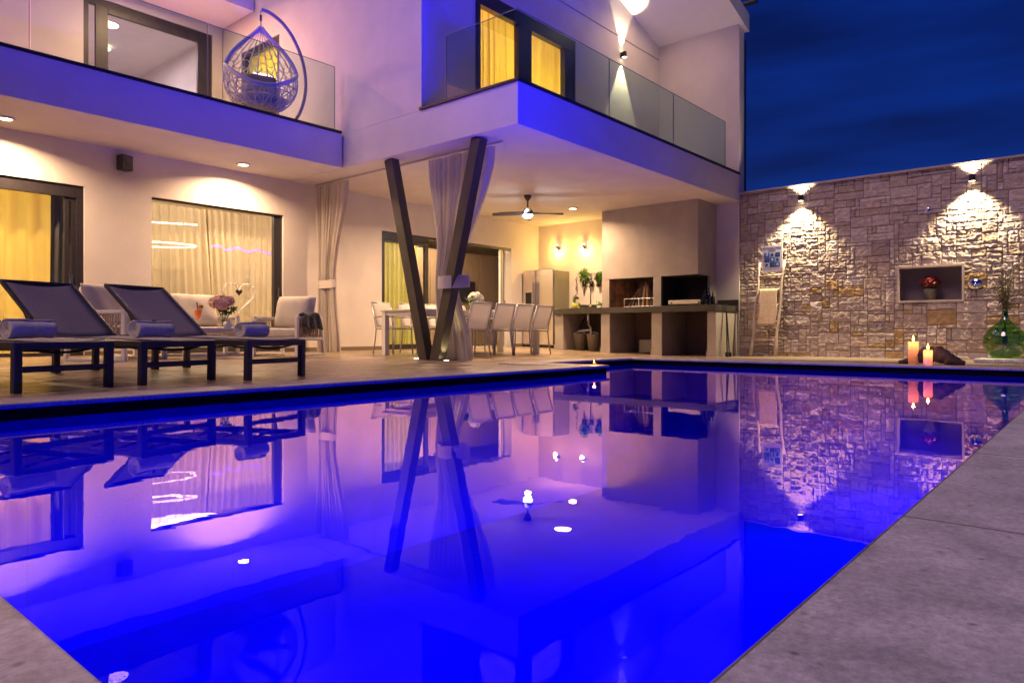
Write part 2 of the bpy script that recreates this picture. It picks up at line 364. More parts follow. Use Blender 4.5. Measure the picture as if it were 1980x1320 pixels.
near_m = tiles('stone_paving', (.68, .68, .69), (.63, .63, .645), (.14, .13, .13), 1.02, .62, .0, .48, .004, shift=(1.02 * 2 - 1.656, -.34 + .004, 0), nscale=6, var=(3, .30), bump=.6, fine=60, rvar=.2)
cop_m = tiles('coping_stone', (.50, .42, .36), (.46, .39, .34), (.25, .2, .17), .9, .42, .0, .5, .003, nscale=5, var=(3, .18), fine=50)
pool_m = tiles('pool_tile', (.52, .60, .70), (.50, .58, .68), (.40, .46, .55), 1.2, .6, .5, .35, .004, nscale=2, var=(3, .10))
marble_m = tiles('veined_paving', (.78, .76, .72), (.74, .71, .68), (.3, .28, .26), 1.4, 1.4, 0, .45, .003, nscale=4.5, var=(3, .45), shift=(0.1, 0.15, 0), fine=45)

tag(MB().add([(-300, -300, -1.75), (300, -300, -1.75), (300, 300, -1.75), (-300, 300, -1.75)], [(0, 1, 2, 3)]).build('ground', mat('soil', (.06, .05, .035), .95, var=.3, vs=.5)), 'dark open ground around the plot', 'ground', kind='structure')

# terrace behind the pool (gently sloped tiled sheet)
cw = .40                                    # width of the coping strip
m = MB(); xs = sorted(set([round(-9 + .45 * i, 3) for i in range(55)] + [PXR - .40, PX1 + cw])); ys = sorted(set([round(4.95 + .3 * i, 3) for i in range(22)] + [5.98]))
for i in range(len(xs) - 1):
    for j in range(len(ys) - 1):
        x0, x1, y0, y1 = xs[i], xs[i + 1], ys[j], ys[j + 1]
        if (x0 + x1) / 2 > PXR - .40 and (x0 + x1) / 2 < PX1 + cw and (y0 + y1) / 2 < 5.98: continue
        m.add([(x, y, zd(x, y) - .001) for x, y in ((x0, y0), (x1, y0), (x1, y1), (x0, y1))], [(0, 1, 2, 3)])
tag(m.build('terrace_floor', deck_m), 'brown wood-look tiled terrace between pool and house', 'terrace floor', kind='structure')
m = MB(); xs = [PX1 + cw + .45 * i for i in range(14)]; ys = [-4 + .5 * i for i in range(18)] + [4.95]
for i in range(len(xs) - 1):
    for j in range(len(ys) - 1): m.add([(x, y, zd(x, y) - .001) for x, y in ((xs[i], ys[j]), (xs[i + 1], ys[j]), (xs[i + 1], ys[j + 1]), (xs[i], ys[j + 1]))], [(0, 1, 2, 3)])
tag(m.build('paving', tiles('wall_side_tile', (.33, .25, .18), (.28, .21, .155), (.13, .10, .08), .22, 1.2, .0, .4, .003, stretch=(4, .3, 1), nscale=3, var=(3, .3))), 'tiled strip of paving between pool end and stone wall', 'paving', kind='structure')
# near paving on the camera side
m = MB(); m.box(PX0 + .05, PX1 + cw - .002, -5, PY0, -.03, 0)
tag(m.build('pool_deck', near_m, bevel=.006), 'grey stone paving along the near long side of the pool', 'pool deck', kind='structure')
m = MB(); m.box(-4, PX0, -5, 6.0, -.03, -.0005)
tag(m.build('side_deck', marble_m, bevel=.005), 'pale veined stone paving at the near left pool corner', 'pool deck', kind='structure')
MB().box(PX0 + .002, PX0 + .048, -5, PY0 - .002, -.03, -.001).build('deck_joint', near_m)
bpy.data.objects['deck_joint'].parent = bpy.data.objects['pool_deck']
# coping on the house side: lip overhanging the overflow slot
m = MB(); z0 = -.030
m.box(PX0, PXR, PY1, PY1 + cw, z0, 0.002)
m.box(PXR - .40, PXR, PY1 + cw, PYR + .40, z0, 0.002)
m.box(PXR, PX1, PYR, PYR + .40, z0, 0.002)
m.box(PX1, PX1 + cw, PY0 - 2, PYR + .40, z0, 0.002)
tag(m.build('pool_coping', cop_m, bevel=.010, seg=3), 'pale stone coping along the far edges of the pool', 'pool coping', kind='structure')
# basin
poly = [(PX0, PY0), (PX1, PY0), (PX1, PYR), (PXR, PYR), (PXR, PY1), (PX0, PY1)]
m = MB(); ZB = -1.45; n_ = len(poly); IN = .028
cx = [(PX0 - IN, PY0 - IN), (PX1 + IN, PY0 - IN), (PX1 + IN, PYR + IN), (PXR - IN, PYR + IN), (PXR - IN, PY1 + IN), (PX0 - IN, PY1 + IN)]
v = [(x, y, WZ - .004) for x, y in cx] + [(x, y, ZB) for x, y in cx]
m.add(v, [(i, (i + 1) % 6, (i + 1) % 6 + 6, i + 6) for i in range(6)]); m.add([(x, y, ZB) for x, y in cx], [(0, 1, 2, 3, 4, 5)])
pb = tag(m.build('pool_basin', pool_m), 'tiled swimming pool basin lit blue from below', 'pool', kind='structure')
m = MB(); v = [(x, y, -.028) for x, y in cx] + [(x, y, WZ - .003) for x, y in cx]
m.add(v, [(i, (i + 1) % 6, (i + 1) % 6 + 6, i + 6) for i in range(6)])
m.build('overflow_slot', slot_m, pb)
water_m = glassy('water', (.03, .03, 1.0), .015, ripple=.045, rs=4.0, curve=(.08, .37, .76, .02), gcol=(.92, .60, 1.0))
tag(MB().add([(x, y, WZ) for x, y in cx], [(0, 1, 2, 3, 4, 5)]).build('water', water_m), 'still pool water mirroring the house', 'water', kind='structure')
# underwater lamp fittings
lens_blue = mat('pool_lens', (.3, .3, 1), .4, emit=(.05, .03, 1), es=6)
for x in (1.2, 3.2, 5.6, 8.2):
    t = thing('pool_lamp', 'round underwater lamp in the near pool wall, %.1f m along' % x, 'pool lamp', (x, PY0 - IN + .004, -.42), 0, 'underwater pool lamps')
    MB().cyl((0, 0, 0), (0, .02, 0), .13, n=24).build('lamp_ring', white_metal, t); MB().cyl((0, .0205, 0), (0, .03, 0), .11, n=24).build('lens', lens_blue, t)
for x in (1.2, 3.2, 5.6, 8.2): pass

# ================================================================== HOUSE
H = thing('villa', 'white two storey villa with balconies lit at dusk behind the pool', 'house')
W1 = (-2.2, 3.55, .066, 2.44); W2 = (4.455, 6.66, .066, 2.43); W3 = (8.82, 12.75, .04, 2.41)
holed('y', YF, .22, -9, XB, -.1, ZC, [W1, W2, W3]).build('wall', plaster, H)
kw = holed('x', XB, .25, 5.75, YF + .22, -.15, ZC, []).build('end_wall', plaster, H)
# ground floor skirting
sk_m = mat('skirting_tile', (.20, .15, .11), .5)
for a, b in ((-9, W1[0]), (W1[1], W2[0]), (W2[1], W3[0]), (W3[1], XB)): MB().box(a, b, YF - .014, YF - .001, .0, .125).build('skirting', sk_m, H)
# balcony slabs
def slab(x0, x1, y0, y1, nm):
    s = MB().box(x0, x1, y0, y1, ZC, ZT).build(nm, plaster, H, bevel=.008); return s
s1 = slab(-9, 6.80, 9.45, 13.4, 'balcony_slab'); MB().box(-9, 6.78, 9.425, 9.60, ZT + .001, ZT + .035).build('edge_profile', black_m, s1)
s2 = slab(6.82, 14.05, 5.75, 13.4, 'balcony_slab')
m = MB(); m.box(6.80, 13.8, 5.725, 5.86, ZT + .001, ZT + .035); m.box(6.795, 6.93, 5.862, 7.6, ZT + .001, ZT + .035); m.build('edge_profile', black_m, s2)
# upper floor walls
UY, ZU = 13.4, 6.4
UD = (4.33, 6.60, ZT, 6.22); CW = (11.35, 12.7, ZT, 5.75)
holed('y', UY, .25, -9, 6.80, ZT, 9, [UD]).build('upper_wall', plaster, H)
holed('x', 6.82, .25, 7.57, 13.65, ZT, 9, [CW]).build('side_wall', plaster, H)
TW = None
a = ony(928, 21, 7.57); bq = ony(1092, 97, 7.57)
TX0 = 7.95; TX1 = ony(1112, 83, 7.57).x; TZ1 = ony(1112, 81, 7.57).z
holed('y', 7.57, .25, 7.07, XB, ZT, 9, [(TX0, TX1, ZT, TZ1)]).build('upper_wall', plaster, H)
MB().box(XB, XB + .25, 5.75, 13.65, ZT, 6.66).build('end_wall', plaster, H)
# pitched soffit + roof over the corner loggia
SL = .29
def roofz(x): return 6.66 + (XB - x) * SL
MB().add([(6.3, 5.66, roofz(6.3)), (14.1, 5.66, roofz(14.1)), (14.1, 7.57, roofz(14.1)), (6.3, 7.57, roofz(6.3))] + [(6.3, 5.66, roofz(6.3) + .35), (14.1, 5.66, roofz(14.1) + .35), (14.1, 13.6, roofz(14.1) + .35), (6.3, 13.6, roofz(6.3) + .35), (14.1, 13.6, roofz(14.1)), (6.3, 13.6, roofz(6.3))],
    [(0, 3, 2, 1), (3, 9, 8, 2), (0, 1, 5, 4), (1, 2, 8, 6, 5), (0, 4, 7, 9, 3), (4, 5, 6, 7)]).build('roof', soffit_m, H)
# flat soffit step over the upper left terrace
MB().box(-9, 6.80, 12.2, 13.38, 6.40, 6.9).build('roof_soffit', soffit_m, H)
# thin darker strip along the loggia wall
g0 = ony(1276, 118, 7.57)
MB().box(7.1, 13.79, 7.562, 7.568, g0.z - .012, g0.z + .004).build('wall_line', mat('wall_line', (.3, .28, .27), .9), H)
dp = MB(); dp.box(14.052, 14.20, 5.76, 5.90, -.1, 6.45); dp.build('downpipe', mat('downpipe', (.03, .04, .08), .35, .3), H, bevel=.02)
MB().tube([(14.22, 5.55, 7.22), (14.22, 6.9, 7.22)], .05, 12).build('gutter', fr_dark, H)
# V-shaped steel column
vc = thing('v_column', 'dark steel V-shaped column carrying the balcony corner', 'column')
for nm, y0, y1 in (('strut', 7.62, 8.42), ('strut', 7.40, 6.56)):
    MB().bar((6.97, y0, -.03), (6.97, y1, ZC - .001), .17, .15, up=(1, 0, 0)).build(nm, fr_brown, vc, bevel=.004)
MB().box(6.86, 7.08, 7.28, 7.74, -.018, -.006).build('base_plate', fr_brown, vc)

# ---------------------------------------------------------------- doors and windows
def handle(p, par): MB().bar(p, (p[0], p[1], p[2] + .17), .022, .022).build('handle', steel, par, bevel=.004)
# living room sliding door (left)
d = frame(MB(), 'y', YF + .03, .09, W1[0], W1[1], W1[2], W1[3], .09, .17, .05)
d.box(1.9, 1.98, YF + .03, YF + .12, .116, 2.27)
d = d.build('sliding_door', fr_dark, H, bevel=.004)
frame(MB(), 'y', YF + .055, .05, W1[1] - .23, W1[1] - .091, .117, 2.269, .05).build('sash', fr_dark, d)
quad('y', YF + .08, W1[0] + .1, W1[1] - .23, .12, 2.27).build('pane', glass_m, d); handle((W1[1] - .15, YF + .04, 1.02), d)
# big window / door in the middle
d = frame(MB(), 'y', YF + .05, .09, W2[0], W2[1], W2[2], W2[3], .018, .03, .09); d.box(W2[1] - .15, W2[1] - .0185, YF + .055, YF + .135, .157, W2[3] - .031)
d = d.build('window', fr_dark, H, bevel=.003); quad('y', YF + .09, W2[0] + .02, W2[1] - .152, .16, W2[3] - .032).build('pane', glass_m, d); handle((W2[1] - .08, YF + .035, 1.0), d)
# dining doors: sliding leaf left, folded stack right, opening between
xa, xb, xc = W3[0], ony(831, 600, YF).x, ony(967, 600, YF).x
d = MB(); d.box(xa, xb - .001, YF + .02, YF + .13, 2.27, 2.409); d.box(xb - .0008, W3[1] - .001, YF + .021, YF + .131, 2.355, 2.408)
d = d.build('folding_door', fr_dark, H, bevel=.003); MB().box(xa, W3[1] - .001, YF + .02, YF + .15, .035, .055).build('threshold', fr_dark, d)
frame(MB(), 'y', YF + .04, .06, xa + .002, xb, .057, 2.268, .10, .06, .10).build('sash', fr_dark, d)
quad('y', YF + .07, xa + .10, xb - .10, .16, 2.21).build('pane', glass_m, d)
for k in range(5):
    x = xc + .02 + k * (W3[1] - xc - .06) / 4.5
    x = xc + .01 + k * .085; l_ = MB().box(x, x + .055, YF + .012 + .05 * k, YF + .055 + .05 * k, .06, 2.352).build('leaf_panel', fr_dark if k % 2 else plastic_white, d, bevel=.004)
    if k == 4: handle((x + .03, YF + .18, 1.0), l_)
# upper terrace door
d = frame(MB(), 'y', UY + .03, .09, *UD, .09, .12, .05).build('balcony_door', fr_brown, H, bevel=.004)
frame(MB(), 'y', UY + .0, .06, UD[0] + .19, UD[1] - .092, ZT + .055, UD[3] - .125, .20, .10, .12).build('sash', fr_brown, d, bevel=.004)
quad('y', UY + .03, UD[0] + .39, UD[1] - .29, ZT + .17, UD[3] - .22).build('pane', glass_m, d)
# side window behind the egg chair
d = frame(MB(), 'x', 6.84, .09, *CW, .11).build('window', fr_dark, H, bevel=.004); quad('x', 6.88, CW[0] + .1, CW[1] - .1, CW[2] + .1, CW[3] - .1).build('pane', glass_m, d)
# loggia window
xm = ony(1003, 60, 7.57).x; xn = ony(1028, 60, 7.57).x; xr = ony(1092, 97, 7.57).x; zt_ = a.z
d = frame(MB(), 'y', 7.56, .12, TX0, TX1, ZT, TZ1, .07, .22, .06); d.box(xm, xn, 7.565, 7.675, ZT + .061, TZ1 - .221); d.box(xr, TX1 - .071, 7.565, 7.675, ZT + .061, TZ1 - .221); d.box(TX0 + .071, TX0 + .12, 7.565, 7.675, ZT + .061, TZ1 - .221)
d = d.build('window', fr_dark, H, bevel=.004)
quad('y', 7.63, TX0 + .12, xm, ZT + .06, TZ1 - .22).build('pane', glass_m, d); quad('y', 7.631, xn, xr, ZT + .06, TZ1 - .22).build('pane', glass_m, d)

# ---------------------------------------------------------------- glass balustrades
def balustrade(axis, plane, cuts, top):
    b = MB()
    if axis == 'y': b.box(cuts[0], cuts[-1], plane - .006, plane + .018, ZT + .0355, ZT + .045)
    else: b.box(plane - .006, plane + .018, cuts[0], cuts[-1], ZT + .0355, ZT + .045)
    par = b.build('glass_balustrade', steel, H)
    for i in range(len(cuts) - 1):
        p, q = cuts[i] + .008, cuts[i + 1] - .008
        pm = MB()
        if axis == 'y': pm.box(p, q, plane, plane + .012, ZT + .046, top)
        else: pm.box(plane, plane + .012, p, q, ZT + .046, top)
        pm.build('panel', rail_glass, par)
        em = MB()
        if axis == 'y':
            em.box(p, q, plane - .001, plane + .013, top + .0005, top + .007); em.box(q + .0005, q + .0055, plane - .001, plane + .013, ZT + .046, top)
        else: em.box(plane - .001, plane + .013, p, q, top + .0005, top + .007); em.box(plane - .001, plane + .013, q + .0005, q + .0055, ZT + .046, top)
        em.build('glass_edge', edge_m, par)
edge_m = mat('glass_edge', (.20, .24, .20), .25)
c1 = [ony(p, 100, 9.5).x for p in (58, 402, 648)]
balustrade('y', 9.50, [-3.2, -.9] + c1, 4.66)
c2 = [6.86] + [ony(p, 150, 5.80).x for p in (1179, 1303, 1403)]
balustrade('y', 5.80, c2, 4.55)
balustrade('x', 6.865, [5.83, onx(862, 100, 6.865).y], 4.55)

# ---------------------------------------------------------------- rooms behind the glass
rm = thing('villa_interior', 'warmly lit rooms seen through the villa windows', 'room')
def room(x0, x1, y0, y1, z0, z1, m_):
    v = [(x, y, z) for z in (z0, z1) for y in (y0, y1) for x in (x0, x1)]
    MB().add(v, [(0, 1, 3, 2), (4, 6, 7, 5), (2, 3, 7, 6), (0, 2, 6, 4), (1, 5, 7, 3)]).build('room_wall', m_, rm)
room(-4, 7.4, YF + .225, 15.5, .03, 2.95, room_wall)
room(7.5, 18, YF + .225, 15.5, .03, 2.95, room_wall)
room(3.0, 6.81, UY + .255, 17.5, ZT + .01, 6.39, plaster)
room(7.08, 11.5, 7.825, 11.3, ZT + .01, 6.0, room_wall)
v = [(x, y, z) for z in (ZT + .01, 6.0) for y in (11.31, 13.3) for x in (7.09, 9.5)]
MB().add(v, [(0, 1, 3, 2), (4, 6, 7, 5), (2, 3, 7, 6), (0, 4, 5, 1), (1, 5, 7, 3)]).build('room_wall', room_wall, rm)
# kitchen cabinets seen through the dining door
k = thing('tall_cabinet', 'brown tall kitchen cabinets inside behind the dining doors', 'cabinet')
for x0, x1 in ((10.2, 11.1), (11.12, 12.0), (12.02, 12.9), (12.92, 13.8), (13.82, 14.7), (14.72, 15.6), (15.62, 16.5)): MB().box(x0, x1 - .01, 13.0, 13.6, .05, 2.5).build('door', cabinet, k, bevel=.004)
MB().box(13.0, 13.6, 12.96, 12.995, 1.2, 1.75).build('oven', plastic_black, k)
k = thing('kitchen_shelf', 'lit white open kitchen shelf inside with a glass ornament', 'shelf')
MB().box(8.9, 10.3, 14.6, 14.9, 1.55, 1.62).build('shelf_board', plastic_white, k); MB().box(8.95, 10.25, 14.5, 14.6, 1.50, 1.545).build('light_strip', lit_white, k)
MB().box(8.9, 10.3, 14.0, 14.9, .05, .95).build('base_unit', plastic_white, k)

# living room things glimpsed through the sheers
k = thing('sideboard', 'brown sideboard inside behind the middle window', 'sideboard', (5.2, 14.2, .04)); MB().box(0, 2.0, 0, .5, .1, .75).build('cabinet_body', wood, k, bevel=.01)
for x in (.52, 1.02, 1.52): MB().box(x - .49, x - .01, -.02, -.001, .14, .71).build('door', cabinet, k, bevel=.004)
tag(MB().box(6.2, 7.0, 15.4, 15.45, 1.1, 1.75).build('wall_picture', cabinet), 'dark framed picture inside on the living room wall', 'picture')
k = thing('staircase', 'white slatted staircase screen inside right of the wire heart', 'staircase')
for i in range(9): MB().box(7.0, 7.38, 13.4, 13.46, .3 + .17 * i, .38 + .17 * i).build('slat', plastic_white, k)
for i in range(2): MB().box(7.0 + .33 * i, 7.05 + .33 * i, 13.461, 13.5, .05, 2.3).build('post', plastic_white, k)
k = thing('indoor_armchair', 'yellow lit armchair inside behind the left sliding door', 'armchair', (1.9, 12.6, .04)); MB().box(0, .9, 0, .8, .15, .45).build('seat', cushion_m, k, bevel=.06); MB().box(0, .9, .62, .85, .40, .95).build('backrest', cushion_m, k, bevel=.07)
# ---------------------------------------------------------------- interior lights
lamp('AREA', (2.0, 12.9, 2.85), 125, (.98, .80, .40), 1.6); lamp('AREA', (5.6, 12.6, 2.85), 78, (1.0, .74, .48), 1.6)
lamp('AREA', (11.4, 12.1, 2.85), 190, (1.0, .72, .42), 1.2); lamp('AREA', (9.2, 13.4, 2.85), 60, (1.0, .78, .45), .8)
lamp('AREA', (5.2, 15.2, 6.3), 110, (1.0, .60, .82), 1.0)
lamp('AREA', (9.6, 9.8, 5.9), 330, (1.0, .72, .22), 1.2); lamp('AREA', (8.0, 12.3, 5.9), 90, (1.0, .78, .36), .6)

# ---------------------------------------------------------------- curtains
def curtain(name, label, m_, prof, nf, amp, axis, plane, group=None, nu=None, seed=1, cat='curtain', nv=26, pull=None):
    """prof: list of (z, a0, a1) from top to bottom"""
    rnd = random.Random(seed); ph = [rnd.uniform(0, 6.28) for _ in range(4)]; nu = nu or nf * 8; zt, zb = prof[0][0], prof[-1][0]
    def fn(u, v):
        z = zt + (zb - zt) * v
        for i in range(len(prof) - 1):
            if prof[i + 1][0] <= z + 1e-6: break
        p, q = prof[i], prof[i + 1]; t = cl((p[0] - z) / max(1e-6, p[0] - q[0])); ts = t * t * (3 - 2 * t) if len(prof) > 2 else t
        a0 = p[1] + (q[1] - p[1]) * ts; a1 = p[2] + (q[2] - p[2]) * ts
        w = abs(a1 - a0) / max(1e-6, abs(prof[0][2] - prof[0][1])); am = amp * (.35 + .65 * min(1, w)) * (.7 + .6 * v)
        uu = u + .012 * math.sin(7 * u + ph[0] + 2 * v)
        off = am * (math.sin(2 * math.pi * nf * uu + ph[1] + .5 * math.sin(3 * v + ph[2])) + .35 * math.sin(2 * math.pi * nf * 1.7 * uu + ph[3]))
        aa = a0 + (a1 - a0) * u + am * .25 * math.sin(4 * math.pi * nf * u)
        if pull: off -= pull[0] * math.exp(-((z - pull[1]) / .5) ** 2)
        return (aa, plane + off, z) if axis == 'y' else (plane + off, aa, z)
    o = MB().grid(fn, nu, nv).build(name, m_, smooth=True); return tag(o, label, cat, group)
curtain('sheer_curtain', 'yellow lit sheer curtain inside the left sliding door', sheer_yellow, [(2.42, -2.2, 3.4), (.08, -2.2, 3.3)], 24, .05, 'y', YF + .42, seed=3)
curtain('drape', 'dark grey drape at the right edge of the left sliding door', curtain_grey, [(2.42, ony(97, 500, YF + .34).x, 3.60), (.08, ony(92, 500, YF + .34).x, 3.58)], 4, .045, 'y', YF + .34, seed=5)
curtain('sheer_curtain', 'cream lit sheer curtain inside the middle window, left half', sheer_cream, [(2.42, 4.40, 5.50), (.08, 4.40, 5.62)], 9, .055, 'y', YF + .42, seed=4)
curtain('sheer_curtain', 'cream lit sheer curtain inside the middle window, right half', sheer_cream, [(2.42, 5.47, 6.72), (.08, 5.60, 6.72)], 11, .05, 'y', YF + .36, seed=14)
curtain('sheer_curtain', 'olive yellow sheer curtain behind the dining room sliding leaf', sheer_green, [(2.35, xa - .05, xb - .02), (.1, xa - .05, xb - .05)], 12, .035, 'y', YF + .40, seed=6)
curtain('sheer_curtain', 'glowing yellow curtain in the left pane of the corner balcony window', sheer_yellow, [(TZ1 + .05, TX0 - .1, xm + .12), (ZT + .05, TX0 - .1, xm + .12)], 9, .06, 'y', 7.98, seed=7)
curtain('sheer_curtain', 'glowing yellow curtain in the right pane of the corner balcony window', sheer_yellow, [(TZ1 + .05, xm + .14, TX1 + .1), (ZT + .05, xm + .14, TX1 + .1)], 7, .06, 'y', 7.98, seed=8)
curtain('sheer_curtain', 'yellow lit curtain in the window behind the hanging chair', sheer_yellow, [(5.8, 11.3, 12.75), (ZT + .05, 11.3, 12.75)], 12, .03, 'x', 7.2, seed=9)
XC_ = 7.27; yy = lambda p: onx(p, 600, XC_).y
zt1 = 3.0; t1 = onx(632, 548, XC_).z; t2 = onx(870, 548, XC_).z
c = curtain('outdoor_curtain', 'tied back taupe curtain hanging beside the middle window', curtain_out, [(zt1, 10.84, 9.93), (t1 + .05, yy(619), yy(648)), (t1 - .05, yy(619), yy(648)), (zd(XC_, 10.4) + .01, yy(618), yy(656))], 11, .05, 'x', XC_, 'outdoor curtains on the terrace', nu=150, seed=11, nv=40)
MB().grid(lambda u, v: (XC_ + .07 * math.cos(6.2832 * u), (yy(619) + yy(648)) / 2 + (abs(yy(619) - yy(648)) / 2 + .025) * math.sin(6.2832 * u), t1 - .07 + .14 * v + .02 * math.cos(6.2832 * u)), 28, 3).build('tie_band', tie_m, c, smooth=True)
c = curtain('outdoor_curtain', 'tied back taupe curtain hanging behind the V-shaped column', curtain_out, [(zt1, 7.88, 6.55), (t2 + .05, yy(853), yy(894)), (t2 - .05, yy(853), yy(894)), (zd(XC_, 7) + .005, yy(846), yy(912))], 13, .055, 'x', XC_, 'outdoor curtains on the terrace', nu=170, seed=12, nv=40, pull=(.10, t2))
MB().grid(lambda u, v: (7.08 + .245 * math.cos(6.2832 * u), 7.17 + .215 * math.sin(6.2832 * u), t2 - .09 + .18 * v + .02 * math.cos(6.2832 * u)), 28, 3).build('tie_band', tie_m, c, smooth=True)
tag(MB().box(XC_ - .015, XC_ + .015, 6.4, 10.9, 3.02, 3.048).build('curtain_rail', alu), 'slim ceiling track carrying the two outdoor curtains', 'curtain rail')

# ---------------------------------------------------------------- lamps of the house
def downlight(x, y, label, e=34, z=ZC):
    t = thing('downlight', label, 'ceiling light', (x, y, z), 0, 'round ceiling lights')
    MB().lathe([(.075, -.002), (.105, -.004), (.11, -.012), (.10, -.022), (.075, -.020)], n=28).build('trim_ring', white_metal, t, smooth=True)
    MB().lathe([(.001, -.014), (.0745, -.014)], n=28).build('lens', lit, t)
    lamp('AREA', (x, y, z - .03), e, WARM, .15, spread=154)
downlight(2.5, 10.42, 'round ceiling light at the left under the long balcony', 96); downlight(5.63, 10.42, 'round ceiling light above the middle window', 96)
downlight(12.2, 8.75, 'round ceiling light beside the ceiling fan', 120); downlight(8.98, 8.75, 'added round ceiling light hidden behind the curtain to brighten the dining set', 150)  # the second is added to brighten the dining set, out of view
downlight(-.6, 10.42, 'round ceiling light under the long balcony near its left end', 96)
lamp('AREA', (10.3, 7.6, ZC - .03), 16, WARM, .3)  # added fill lamp without a fixture under the tower soffit

def updown(x, y, z, nx, ny, label, e, spotd, spotu, col=YEL, ed=None, off=.17):
    t = thing('wall_lamp', label, 'wall lamp', (x, y, z), math.atan2(ny, nx), 'up and down wall lamps')
    MB().lathe([(.047, -.055), (.047, .055)], c=(.075, 0, 0), n=24).build('lamp_body', fr_dark, t, smooth=True)
    MB().box(0.001, .03, -.04, .04, -.05, .05).build('wall_plate', fr_dark, t)
    MB().lathe([(.001, -.051), (.046, -.051)], c=(.075, 0, 0), n=20).build('lens', lit, t); MB().lathe([(.001, .051), (.046, .051)], c=(.075, 0, 0), n=20).build('lens', lit, t)
    lamp('SPOT', (x + nx * off, y + ny * off, z - .07), e, col, .03, (0, 0, 0), spotd, .25 if off < .1 else .6)
    lamp('SPOT', (x + nx * .075, y + ny * .075, z + .08), ed or e, col, .03, (180, 0, 0), spotu, .25)
updown(13.83, 4.52, 2.96, -1, 0, 'up and down wall lamp above the ladder on the stone wall', 560, 100, 120, ed=70)
updown(13.83, 1.76, 2.95, -1, 0, 'up and down wall lamp above the niche on the stone wall', 560, 100, 120, ed=70)
p = ony(1201, 108, 7.57); updown(p.x, 7.568, p.z, 0, -1, 'up and down wall lamp on the corner balcony wall', 190, 56, 56, (1, .80, .50), ed=170, off=.09)
for px, py, lb in ((1081, 480, 'small spot lamp on the kitchen end wall above the fridge'), (1132, 478, 'small spot lamp on the kitchen end wall above the sink')):
    p = onx(px, py, XB); t = thing('wall_spotlight', lb, 'wall lamp', (XB - .001, p.y, p.z), 0, 'kitchen wall spots')
    MB().cyl((0, 0, 0), (-.05, 0, 0), .03).build('bracket', steel, t); MB().cyl((-.10, 0, -.05), (-.10, 0, .05), .035).build('lamp_body', steel, t)
    MB().ell((-.10, 0, -.055), (.03, .03, .022)).build('lens', lit, t); MB().ell((-.10, 0, .055), (.03, .03, .022)).build('lens', lit, t)
    lamp('POINT', (XB - .17, p.y, p.z - .06), 21, (1, .58, .13), .03)
downlight(12.3, 6.7, 'round ceiling light under the pitched loggia roof', 18, roofz(12.3) - .004)
# warm and lilac lights of the upper terrace
lamp('AREA', (5.2, 12.1, 6.35), 125, (1.0, .52, .28), .35); lamp('AREA', (.6, 12.2, 6.3), 170, (1.0, .36, .62), .6)
lamp('SPOT', (2.2, 10.2, 6.0), 55, (1.0, .55, .38), .06, (0, -62, 8), 60, .6)

# glowing rings added indoors, standing in for ring reflections in the pane
def ringglow(c, r, tilt, label, m_=lit_ring, th=.018):
    o = MB().tube([(c[0] + r * math.cos(q), c[1] + r * math.sin(q), c[2] + tilt * math.cos(q - 1.15)) for q in [i * 2 * math.pi / 40 for i in range(40)]], th, 8, True).build('ring_glow', m_, smooth=True)
    return tag(o, label, 'ceiling light', 'glowing rings standing in for reflections')
ringglow((5.05, 12.5, 2.28), .74, .105, 'upper glowing ring behind the middle window, standing in for a reflection', th=.013); ringglow((5.05, 12.3, 1.88), .64, .03, 'lower glowing ring behind the middle window, standing in for a reflection', th=.013)
tag(MB().tube([(6.0 + .05 * i, 12.2, 1.92 + .03 * math.sin(i * .8)) for i in range(24)], .022, 8).build('led_strip', lit_blue), 'blue glowing light strip behind the middle window', 'light strip')
q = ony(205, 70, 16.0)
t = thing('chandelier', 'small spiral chandelier in the upper left room', 'chandelier', q)
for i in range(4): MB().tube([(.16 * (1 - .2 * i) * math.cos(u_), .16 * (1 - .2 * i) * math.sin(u_), -.09 * i) for u_ in [k * 2 * math.pi / 20 for k in range(20)]], .022, 6, True).build('lamp_ring', lit_ring, t)
